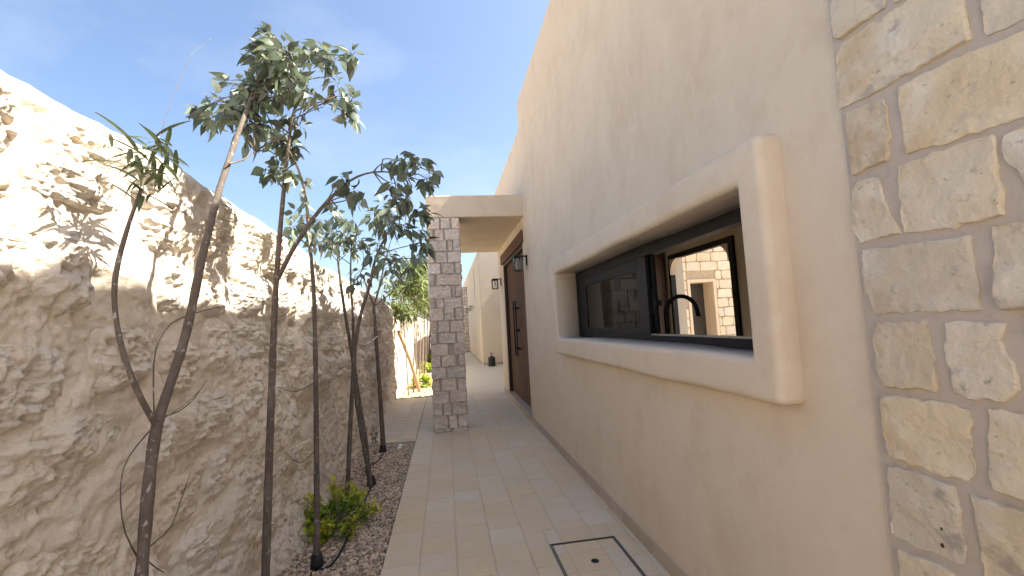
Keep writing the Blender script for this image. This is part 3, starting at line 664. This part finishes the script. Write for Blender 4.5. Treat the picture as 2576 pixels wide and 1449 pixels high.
while z < 3.5:
    x = 3.52+(.0 if row % 2 else .12)
    while x < 6.4:
        wd = rr.choice((.22, .28, .34)); a, b = x, x+wd; x += wd
        if b > NX0-.05 and a < NX1+.05 and z < NZ+.05:
            if a < NX0-.1: b = NX0-.055
            elif b > NX1+.1: a = NX1+.055
            else: continue
            if b-a < .05: continue
        key = round(b-a, 2), rr.randrange(3)
        if key not in SH:
            V, F = stone_mesh([(0, 0), (b-a-.012, 0), (b-a-.012, .158), (0, .158)], lambda u, v, d: np.stack([u, -d, v], 1), .018, .05, len(SH)+40, .01, (.6,), .004)
            me = meshobj('stone', V, F, M_cream, None); SH[key] = me.data; bpy.data.objects.remove(me)
        o = bpy.data.objects.new('stone', SH[key]); COL.objects.link(o); setp(o, cy); o.location = (a, 7.518, z)
    z += .17; row += 1

# ------------------------------------------------------------------ far wing and surroundings
wing = thing('far_wing', 'pale plastered wing of the house at the end of the paved path', 'house wing', (3, 24, 0))
MB().box(1.36, 7.5, 17.5, 33, -.1, 4.50).build('wall', M_plaster_far, wing, bevel=.06, seg=3)
ws = MB(); ws.box(1.348, 1.3595, 17.6, 33, 0, .10); ws.box(1.40, 3.1, 17.488, 17.4995, 0, .10); ws.build('skirting', M_skirt, wing)
MB().box(1.350, 1.3595, 20.05, 20.13, 2.62, 4.1).build('slit', M_darkwood, wing)
MB().box(1.352, 1.3595, 23.6, 23.72, .82, .94).build('socket_plate', M_string, wing, bevel=.003)
lantern((1.36, 21.6, 2.42), 'small black lantern on the far wing, the one closer to the slit', group='far wing lanterns')
lantern((1.36, 24.6, 2.42), 'small black lantern on the far wing, the one closer to the stone buttress', group='far wing lanterns')
rec = thing('courtyard_side_wall', 'plain pale plaster wall closing the recess before the far wing', 'wall', (3.3, 14, 0))
MB().box(3.2, 3.45, 10.45, 17.49, -.1, 4.62).build('wall', M_plaster_far, rec, bevel=.02)
fp = thing('stone_buttress', 'distant stone buttress standing against the far wing', 'buttress', (1.15, 27.3, 0))
MB().box(.98, 1.355, 27.0, 27.5, -.05, 3.9).build('core', M_mortar, fp)
z = .02; q = 2000
while z < 3.85:
    hh = .215; x = .98
    for wd in rr.choice(((.15, .225), (.22, .155), (.1, .14, .135))):
        V, F = stone_mesh([(x+.008, z+.008), (x+wd-.008, z+.008), (x+wd-.008, z+hh-.008), (x+.008, z+hh-.008)], lambda u, v, d: np.stack([u, 27.0-d, v], 1), .025, .08, q, .01, (.5,)); q += 1
        meshobj('stone', V, F, M_pillarstone, fp, True); x += wd
    z += hh
ew = MB(); ew.box(-1.7, 1.4, 39.4, 39.7, -.1, 2.3); tag(ew.build('end_wall', M_plaster_far), 'low plain wall closing the far end of the path', 'wall')
# black canister on the paving
cs = thing('black_canister', 'black canister with a small pump handle standing before the far wing', 'canister', (1.66, 16.9, 0))
b = MB(); b.lathe([(0, .0), (.128, .0), (.135, .02), (.135, .28), (.12, .33), (.07, .36), (.035, .375), (.03, .39), (0, .39)], (1.66, 16.9, -.002), 24); b.build('tank', M_pipe, cs, True)
b = MB(); b.tube([(1.66, 16.9, .38), (1.66, 16.9, .48)], .010, 8); b.tube([(1.605, 16.9, .48), (1.715, 16.9, .48)], .013, 8); b.build('pump_handle', M_black, cs)

# ------------------------------------------------------------------ vegetation
LT = np.array([0, .12, .32, .55, .78, 1.0]); LW = np.array([.05, .55, 1.0, .82, .38, .02])
def leaf_cloud(name, pos, dirs, length, width, material, parent, tint, curl=.25, seed=0, fold=.25):
    """one joined mesh of many folded, curled leaves; pos, dirs (n,3), length (n,)"""
    n = len(pos); r = np.random.default_rng(seed)
    d = dirs/np.linalg.norm(dirs, axis=1, keepdims=True); up = r.normal(0, .55, (n, 3))+np.array([0, 0, .9])
    s = np.cross(d, up); s /= np.linalg.norm(s, axis=1, keepdims=True)+1e-9; nn = np.cross(s, d)
    k = len(LT); V = np.zeros((n, k, 3, 3)); cl = r.normal(curl, .22, n)
    for i, (t, w_) in enumerate(zip(LT, LW)):
        c = pos+d*(t*length)[:, None]-nn*(cl*length*t*t)[:, None]
        hw = (w_*width/2)[:, None]
        V[:, i, 1] = c; V[:, i, 0] = c-s*hw+nn*hw*fold; V[:, i, 2] = c+s*hw+nn*hw*fold
    base = (np.arange(n)*k*3)[:, None]; F = []
    for i in range(k-1):
        for j in (0, 1): F.append(base+np.array([[i*3+j, i*3+j+1, (i+1)*3+j+1, (i+1)*3+j]]))
    F = np.concatenate(F, 0)
    o = meshobj(name, V.reshape(-1, 3), F, material, parent, True)
    a = o.data.color_attributes.new('tint', 'FLOAT_COLOR', 'POINT'); a.data.foreach_set('color', np.repeat(np.c_[tint, np.ones(n)], k*3, 0).ravel())
    return o
def leaf_tint(n, r, lo=.55, hi=1.5, pale=.18):
    b = r.uniform(lo, hi, n); t = np.stack([b*r.uniform(.9, 1.15, n), b, b*r.uniform(.8, 1.2, n)], 1)
    p = r.random(n) < pale; t[p] = t[p]*1.0+np.array([1.3, 1.25, 1.3])*r.uniform(.3, 1, (p.sum(), 1)); return t
def px_limb(pts, ax, val, widths):
    P = [at(p, ax, v) for p, v in zip(pts, val if hasattr(val, '__len__') else [val]*len(pts))]
    R = [w_/2*np.dot(p-CAM, _f)/FPX*.80 for p, w_ in zip(P, widths)]; return P, R
def add_limb(mb, P, R, n=9, step=.04, rough=.06, seed=0):
    pts, rad = spline(P, R, step); rs = np.random.default_rng(seed)
    rad = [r_*(1+rough*rs.normal()) for r_ in rad]; mb.tube(pts, rad, n); return pts
def tree(name, label, limbs, clumps, ycrown, per, ln, wd, material, seed, droop=.5, spread=.30, wind=(-.25, 0, 0), twig=.0035, group=None, bark=None):
    """limbs: [(pixel points, axis, value(s), pixel widths)]; clumps: [(px, py, radius px)] hung at depth ycrown"""
    r = np.random.default_rng(seed); tr_ = MB(); allp = []; base = None
    for li, (pts, ax, val, wds) in enumerate(limbs):
        P, R = px_limb(pts, ax, val, wds)
        if li == 0: base = P[0]
        allp += add_limb(tr_, P, R, 9 if R[0] > .01 else 6, .04, .05, seed+li)
    t = thing(name, label, 'tree', (base[0], base[1], 0), group)
    tr_.build('trunk', bark or M_bark, t, True)
    A = np.array(allp); tw = MB(); pos = []; dr = []; ls = []
    for (cx, cyy, rp) in clumps:
        c = at((cx, cyy), 'Y', ycrown+r.uniform(-1, 1)*spread); rad = rp*np.dot(c-CAM, _f)/FPX*1.05
        dist = np.linalg.norm(A-c, axis=1); j = int(np.argmin(dist+.25*np.maximum(0, A[:, 2]-c[2]+.05)))
        p0 = A[max(j-2, 0)]; mid = (p0+c)/2+np.array([0, 0, .10*dist[j]])+r.normal(0, .02, 3)
        q_, rr_ = spline([p0, mid, c], [twig*1.5, twig, twig*.6], .04); tw.tube(q_, rr_, 5)
        n = max(4, int(per*(rp/25)**1.6))
        for _ in range(n):
            v = r.normal(0, 1, 3); v /= np.linalg.norm(v); rd = rad*r.random()**.5*.85; p = c+v*rd*np.array([1, 1.2, .9])
            pos.append(p); d = v*.75+np.array([0, 0, -droop])+np.array(wind)*r.uniform(.3, 1.5)+r.normal(0, .25, 3); dr.append(d); ls.append(ln*r.uniform(.55, 1.2))
        for _ in range(max(2, n//5)):
            v = r.normal(0, 1, 3); v /= np.linalg.norm(v); e = c+v*rad*.75; tw.tube([tuple(c), tuple((c+e)/2+np.array([0, 0, .01])), tuple(e)], [twig*.6, twig*.45, twig*.25], 4)
    stuff(tw.build('twigs', bark or M_bark, t, True))
    ls = np.array(ls); n = len(ls)
    o = leaf_cloud('crown', np.array(pos), np.array(dr), ls, ls*wd*r.uniform(.8, 1.25, n), material, t, leaf_tint(n, r), seed=seed); stuff(o)
    return t
c1 = lambda cx, cy_, r_: (457.7+.2995*cx, 63.1+.2995*cy_, r_*.2995)
c2 = lambda cx, cy_, r_: (710.3+.2723*cx, 355.1+.2723*cy_, r_*.2723)
# forked tree nearest the house end of the bed: right limb carries the big wind-blown crown, left limb a tuft of long leaves
t1 = tree('young_tree', 'forked young tree with a dense wind-blown crown and a tuft of long narrow leaves', [
    ([(325, 1900), (340, 1600), (355, 1449), (375, 1210), (395, 1070), (430, 960), (470, 830), (510, 640), (545, 500), (580, 390), (612, 300), (640, 230), (665, 190), (690, 140), (700, 105)], 'X', -.95, [44, 40, 37, 33, 32, 27, 26, 24, 21, 17, 14, 12, 10, 6, 3]),
    ([(397, 1075), (372, 1035), (335, 960), (300, 850), (287, 740), (297, 660), (325, 560), (350, 490), (372, 420), (392, 360), (402, 340), (430, 260), (455, 200), (480, 140), (515, 110), (530, 97)], 'X', [-.95, -.95, -.96, -.98]+[-1.0]*12, [24, 19, 17, 15, 15, 14, 12, 11, 8, 5, 2.4, 1.5, 1.3, 1.2, 1.1, .8]),
    ([(395, 1065), (345, 1120), (310, 1180), (303, 1260), (315, 1340), (345, 1400)], 'X', -.98, [5, 5, 4.5, 4, 4.5, 6]),
    ([(400, 1050), (450, 1035), (490, 1000), (520, 955)], 'X', -.97, [5, 4, 3.5, 2]), ([(402, 1058), (455, 1025), (500, 985)], 'X', -.93, [4, 3, 2]),
    ([(388, 1040), (386, 960), (392, 880), (430, 815), (500, 785), (565, 770)], 'X', -.97, [5, 4.5, 4.5, 4, 3.5, 2.5]),
    ([(352, 1395), (395, 1360), (430, 1325), (455, 1260), (478, 1190)], 'X', -.97, [6, 5, 4, 3, 1.5]), ([(360, 1402), (395, 1430), (412, 1440)], 'X', -.94, [5, 4, 3]),
    ([(575, 412), (615, 400), (655, 372)], 'X', -.93, [6, 5, 3]), ([(634, 248), (690, 243), (740, 218), (775, 200)], 'X', -.93, [6, 5, 4, 3])],
    [c1(*a) for a in ((760, 90, 80), (640, 300, 120), (720, 240, 120), (850, 250, 130), (900, 400, 140), (650, 420, 110), (780, 350, 110), (1010, 230, 90), (1150, 200, 80), (1270, 290, 90), (1430, 260, 70), (1260, 430, 35),
     (450, 500, 80), (300, 640, 90), (150, 710, 70), (230, 790, 70), (420, 720, 95), (600, 640, 120), (750, 560, 120), (900, 550, 110), (1050, 580, 90), (560, 850, 105), (700, 850, 100), (800, 950, 105), (880, 1010, 75), (780, 1085, 55), (560, 980, 45), (600, 520, 90), (520, 720, 80))],
    2.58, 23, .088, .46, M_leaf, 21, .35, .20)
# the tuft: every long narrow leaf of it is its own part
r = np.random.default_rng(5); LM = []
def long_leaf(k):
    n = 7; V = []; F = []; L_ = .17
    for i in range(n):
        t = i/(n-1); w_ = .0115*math.sin(math.pi*min(1, t*.9+.08))**.8+.0004; zz = -.035*t*t*(1+k*.5)
        V += [(t*L_, -w_, zz+.003), (t*L_, 0, zz), (t*L_, w_, zz+.003)]
    for i in range(n-1):
        for j in (0, 1): F.append((i*3+j, i*3+j+1, i*3+j+4, i*3+j+3))
    me = bpy.data.meshes.new('leaf'); me.from_pydata(V, [], F); me.materials.append(M_leafdark); me.polygons.foreach_set('use_smooth', [True]*len(F))
    a = me.color_attributes.new('tint', 'FLOAT_COLOR', 'POINT'); b = .8+.25*k; a.data.foreach_set('color', [b, b*1.02, b*.95, 1]*len(V)); return me
LM = [long_leaf(k) for k in range(3)]
for i in range(74):
    cx, cyy = ((360, 478), (372, 430), (385, 385), (340, 395), (400, 355))[i % 5]; c = at((cx, cyy), 'X', -1.0); an = r.uniform(0, 6.28); el = r.normal(.12, .33)
    o = bpy.data.objects.new('leaf', LM[i % 3]); COL.objects.link(o); setp(o, t1)
    d = Vector((math.cos(an)*math.cos(el)*.55, math.sin(an)*math.cos(el), math.sin(el)))
    o.matrix_basis = Matrix.Translation(Vector(c)+Vector(r.normal(0, .022, 3))) @ d.to_track_quat('X', 'Z').to_matrix().to_4x4() @ Matrix.Scale(float(r.uniform(.42, .78)), 4)
# second tree: straight trunk with a limb arching over the path
tree('young_tree', 'tall straight tree with one limb arching over the path towards the canopy', [
    ([(655, 2000), (662, 1600), (668, 1449), (676, 1200), (683, 1000), (690, 800), (700, 640), (712, 500), (722, 400), (735, 300), (748, 255), (760, 230)], 'Y', 2.62, [30, 28, 26, 24, 22, 19, 16, 13, 11, 8, 5, 2]),
    ([(700, 700), (730, 640), (780, 560), (830, 500), (880, 455), (920, 437), (960, 432), (1005, 437), (1060, 455)], 'Y', [2.62, 2.62, 2.63, 2.65, 2.68, 2.70, 2.72, 2.74, 2.76], [14, 13, 12, 11, 8, 6, 5, 4, 2.5]),
    ([(742, 280), (775, 265), (815, 255), (850, 250)], 'Y', 2.62, [5, 4, 3, 2]), ([(738, 300), (780, 280), (815, 268)], 'Y', 2.62, [5, 3, 2]), ([(726, 378), (745, 410), (765, 460)], 'Y', 2.6, [4, 3, 2.5])],
    [c1(*a) for a in ((1320, 540, 75), (1420, 650, 95), (1420, 800, 55), (1330, 640, 60), (880, 760, 60), (990, 840, 55), (960, 1020, 60), (730, 1230, 75), (830, 1240, 75), (930, 1260, 60))] +
    [c2(*a) for a in ((980, 220, 75), (1080, 180, 70), (1160, 200, 65), (1280, 200, 80), (1340, 360, 85), (1390, 310, 60), (1030, 390, 55), (1150, 370, 45), (1195, 430, 35), (1000, 470, 55), (1050, 530, 75), (1130, 550, 60), (1180, 530, 38), (560, 350, 75), (490, 400, 38), (660, 470, 70), (690, 560, 55), (430, 560, 45))],
    2.68, 19, .082, .55, M_leaf, 33, .55, .14, (0, 0, 0))
# third, slimmer tree
tree('young_tree', 'slim straight tree rising through the yellow-green shrub', [
    ([(797, 1440), (797, 1250), (795, 1000), (790, 750), (778, 600), (770, 500), (755, 440), (735, 395), (728, 370)], 'Y', 3.33, [21, 18, 15, 13, 11, 9, 6, 4, 2]),
    ([(795, 1130), (755, 1165), (720, 1140)], 'Y', 3.30, [3, 2.5, 1.5]), ([(793, 960), (745, 985), (700, 975)], 'Y', 3.30, [3, 2.5, 1.5])],
    [c2(*a) for a in ((160, 680, 80), (330, 720, 80), (100, 800, 65), (250, 830, 75), (320, 930, 65), (60, 870, 50), (180, 380, 45), (200, 440, 35), (220, 590, 35))], 3.33, 22, .095, .52, M_leaf, 41, .35, .16, (0, 0, 0))
# crossing pair
tree('young_tree', 'leaning tree whose trunk crosses its neighbour, leafy top beside the stone pillar', [
    ([(873, 1262), (880, 1100), (885, 1000), (893, 880), (905, 800), (930, 715), (945, 650), (970, 595), (990, 560), (1005, 530)], 'Y', 4.58, [14, 14, 13, 13, 11, 10, 8, 6, 4, 2]),
    ([(950, 640), (1000, 625), (1055, 612)], 'Y', 4.5, [4, 3, 2]), ([(936, 700), (985, 655), (1040, 650)], 'Y', 4.5, [4, 3, 2])],
    [c2(*a) for a in ((930, 600, 85), (880, 720, 85), (960, 700, 75), (920, 820, 85), (1050, 760, 95), (1130, 800, 85), (1240, 650, 85), (1330, 690, 65), (1260, 830, 55), (1290, 940, 75), (1350, 960, 45), (1250, 1060, 65), (1180, 1160, 50), (980, 1060, 65), (900, 1110, 50), (1060, 1110, 50), (870, 950, 60), (830, 1040, 50), (790, 650, 40))],
    4.55, 22, .135, .42, M_leaf, 52, .5, .28, (.1, 0, 0))
tree('young_tree', 'leaning tree crossing its neighbour the other way, leafy top against the wall', [
    ([(932, 1232), (918, 1100), (905, 1020), (888, 905), (870, 800), (858, 720), (850, 650), (848, 600)], 'Y', 4.86, [16, 15, 14, 12, 10, 8, 6, 3]),
    ([(935, 1225), (912, 1110), (896, 1000), (889, 900), (888, 800), (882, 700), (884, 620)], 'Y', 4.80, [12, 11, 10, 9, 8, 6, 3]), ([(884, 720), (905, 690), (920, 660)], 'Y', 4.8, [3, 2.5, 2])],
    [c2(*a) for a in ((480, 690, 85), (560, 760, 60), (620, 740, 48), (470, 880, 95), (600, 850, 85), (680, 930, 105), (740, 1010, 60), (410, 960, 55), (480, 1000, 55), (720, 1200, 55), (650, 1330, 50), (760, 1250, 45), (560, 900, 70), (640, 1010, 50))],
    4.84, 22, .12, .48, M_leaf, 61, .4, .25, (0, 0, 0))
tree('young_tree', 'thin tree at the end of the bed beside the paved strip', [
    ([(965, 1140), (958, 1020), (948, 880), (940, 780), (927, 735), (915, 700)], 'Y', 6.20, [17, 13, 11, 10, 7, 4]), ([(938, 775), (955, 720), (968, 660), (985, 600)], 'Y', 6.20, [7, 6, 4, 2]), ([(940, 770), (985, 735), (1015, 690)], 'Y', 6.2, [4, 3, 2])],
    [c2(*a) for a in ((920, 1390, 45), (1000, 1170, 60), (1060, 1230, 50), (940, 1250, 40), (1090, 1080, 55), (1010, 1290, 35))] + [(965, 768, 16), (975, 640, 18)], 6.20, 18, .15, .38, M_leaf, 71, .5, .25, (0, 0, 0))
# sunlit thicket of slender trees beyond the pillar
FT = [(1028, 10.9, 1008, 700, 4), (1040, 11.4, 1042, 668, 5), (1049, 12.6, 1052, 690, 4.5), (1056, 13.6, 1060, 660, 4), (1062, 14.8, 1066, 672, 4), (1068, 15.8, 1072, 655, 4), (1072, 17.2, 1078, 668, 3.5), (1076, 18.6, 1080, 680, 3.5), (1079, 20.5, 1083, 690, 3), (1082, 22.5, 1085, 700, 3), (1084, 24.5, 1087, 706, 3)]
for i, (bx, yy, tx, ty, w_) in enumerate(FT):
    r = np.random.default_rng(200+i); p0 = at((bx, 950), 'Y', yy); p0[2] = -.03
    gy = float(PH/2-FPX*np.dot(p0-CAM, U2)/np.dot(p0-CAM, _f)); cl = []
    for _ in range(20):
        cl.append((tx-6+r.normal(0, 15), ty+r.uniform(-5, 100), r.uniform(12, 22)))
    tree('slender_tree', 'slender leaning tree next to the timber stake, first of the sunlit row' if i == 0 else 'slender young tree in the sunlit row behind the stone pillar', [([(bx, gy), (bx+(tx-bx)*.2+r.normal(0, 1), gy*.75+ty*.25), ((bx+tx)/2+r.normal(0, 2), (gy+ty)/2), (tx, ty)], 'Y', yy, [w_*1.25, w_, w_*.8, 1.5])],
         cl, yy, 60, .15, .32, M_leaffar, 300+i, .4, .3, (0, 0, 0), .004, 'slender trees behind the pillar', M_barkpale if i < 5 else M_bark)
# leaning timber stake
p = at((1056, 985), 'Z', 0); q2 = at((1002, 832), 'X', -1.12); st = MB(); st.tube([tuple(p), tuple((p+q2)/2+np.array([.02, 0, .02])), tuple(q2)], [.045, .042, .040], 10)
st = st.build('timber_stake', M_stake, None); tag(st, 'pale timber stake leaning on the sunlit wall behind the pillar', 'stake')

# shrubs of small yellow-green leaves
def shrub(c, rx, rz, n, label, seed, ln=.05):
    t = thing('shrub', label, 'shrub', (c[0], c[1], c[2])); r = np.random.default_rng(seed); sm = MB(); pos = []; dr = []
    for i in range(34):
        v = r.normal(0, 1, 3); v[2] = abs(v[2])*.8+.15; v /= np.linalg.norm(v); e = np.array(c)+v*np.array([rx, rx, rz])*r.uniform(.75, 1.08)
        m = np.array(c)*.5+e*.5+np.array([0, 0, .05]); sm.tube([tuple(c), tuple(m), tuple(e)], [.006, .004, .002], 5)
        for _ in range(n//34):
            tt = r.uniform(.45, 1.05); p = (1-tt)**2*np.array(c)+2*tt*(1-tt)*m+tt*tt*e+r.normal(0, .022, 3); p[2] = max(p[2], c[2]+.012)
            pos.append(p); dr.append(v*.6+r.normal(0, .6, 3)+np.array([0, 0, .25]))
    sm.build('stems', M_barkpale, t, True); pos = np.array(pos); n = len(pos); ls = ln*r.uniform(.6, 1.2, n)
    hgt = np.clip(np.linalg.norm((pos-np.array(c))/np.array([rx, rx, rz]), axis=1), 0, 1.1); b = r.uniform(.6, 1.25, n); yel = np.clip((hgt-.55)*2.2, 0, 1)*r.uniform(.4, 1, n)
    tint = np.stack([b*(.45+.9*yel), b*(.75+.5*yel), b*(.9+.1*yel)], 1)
    stuff(leaf_cloud('leaves', pos, np.array(dr), ls, ls*.5, M_shrub, t, tint, .15, seed)); return t
shrub((-.915, 3.92, -.03), .31, .33, 1500, 'round yellow-green shrub at the foot of the slim tree', 81)
shrub((-.70, 12.3, -.03), .30, .42, 900, 'bright yellow-green shrub beside the leaning timber stake', 82, .07)
shrub((-.66, 16.2, -.03), .36, .42, 700, 'second bright shrub further along the sunlit bed', 83, .08)
shrub((-.62, 20.5, -.03), .5, .5, 500, 'darker shrub at the back of the row of slender trees', 84, .1)
# low seedlings by the end of the bed
def sprig(px, n, hgt, label, seed, lf=True):
    c = at(px, 'Z', -.02); r = np.random.default_rng(seed); sm = MB(); pos = []; dr = []
    for i in range(n):
        a = r.uniform(0, 6.28); e = c+np.array([math.cos(a)*hgt*.35, math.sin(a)*hgt*.35, hgt*r.uniform(.6, 1.1)]); b = c+r.normal(0, .03, 3)*np.array([1, 1, 0])
        sm.tube([tuple(b), tuple((b+e)/2+np.array([0, 0, .02])), tuple(e)], [.0025, .002, .001], 4)
        for _ in range(5 if lf else 2): t_ = r.uniform(.5, 1); pos.append(b*(1-t_)+e*t_+r.normal(0, .012, 3)); dr.append(r.normal(0, 1, 3)+np.array([0, 0, .3]))
    t = thing('seedling', label, 'seedling', tuple(c)); sm.build('stems', M_leafdark, t); n = len(pos); ls = np.full(n, .035)
    a = sm and t.children
    stuff(leaf_cloud('leaves', np.array(pos), np.array(dr), ls, ls*.5, M_leafdark, t, leaf_tint(n, r, .7, 1.5, 0), seed=seed))
sprig((942, 1118), 9, .17, 'small dark seedling at the foot of the thin end tree', 91)
sprig((925, 1195), 8, .22, 'sparse green sprouts between the leaning trees and the path', 92, False)
# drip hoses, in-ground light, string
hz = MB(); hp = [at(p, 'Z', -.008) for p in ((775, 1470), (785, 1440), (797, 1425), (812, 1432), (850, 1400), (905, 1290), (922, 1250), (935, 1215), (926, 1180), (950, 1160), (966, 1140))]
pts, rad = spline(hp, [.008]*len(hp), .04); hz.tube(pts, rad, 8); tag(hz.build('drip_hose', M_pipe, None, True), 'black drip hose winding over the gravel between the tree trunks', 'hose')
for i, (px, lb) in enumerate((((797, 1432), 'black rubber sleeve round the foot of the slim tree'), ((934, 1222), 'black rubber sleeve round the foot of the leaning tree'), ((963, 1140), 'black rubber sleeve round the foot of the thin end tree'))):
    c = at(px, 'Z', -.03); s = MB(); s.tube([tuple(c), tuple(c+np.array([.004, 0, .05])), tuple(c+np.array([.0, 0, .10]))], [.048, .042, .034], 12); tag(s.build('tree_sleeve', M_pipe, None, True), lb, 'sleeve')
gl = thing('ground_light', 'round glass in-ground light set in the gravel at the end of the bed', 'light', (-.68, 6.30, 0))
b = MB(); b.lathe([(.075, -.05), (.075, .004), (.066, .006), (.062, .002)], (-.68, 6.30, 0), 24); b.build('rim', M_steel, gl, True)
b = MB(); b.lathe([(.062, .003), (.03, .007), (.0, .008)], (-.68, 6.30, 0), 24); b.build('lens', M_bulb, gl, True)
b = MB(); b.lathe([(.062, -.004), (0, -.004)], (-.68, 6.30, 0), 24); b.build('reflector', M_string, gl)
a, b_ = at((890, 864), 'Y', 4.66), at((949, 846), 'Y', 6.15); m = (a+b_)/2-np.array([0, 0, .05]); pts, rad = spline([a, m, b_], [.006]*3, .05); s = MB(); s.tube(pts, rad, 6)
tag(s.build('tie_string', M_string, None, True), 'white string tying the crossing trunks to the thin end tree', 'string')
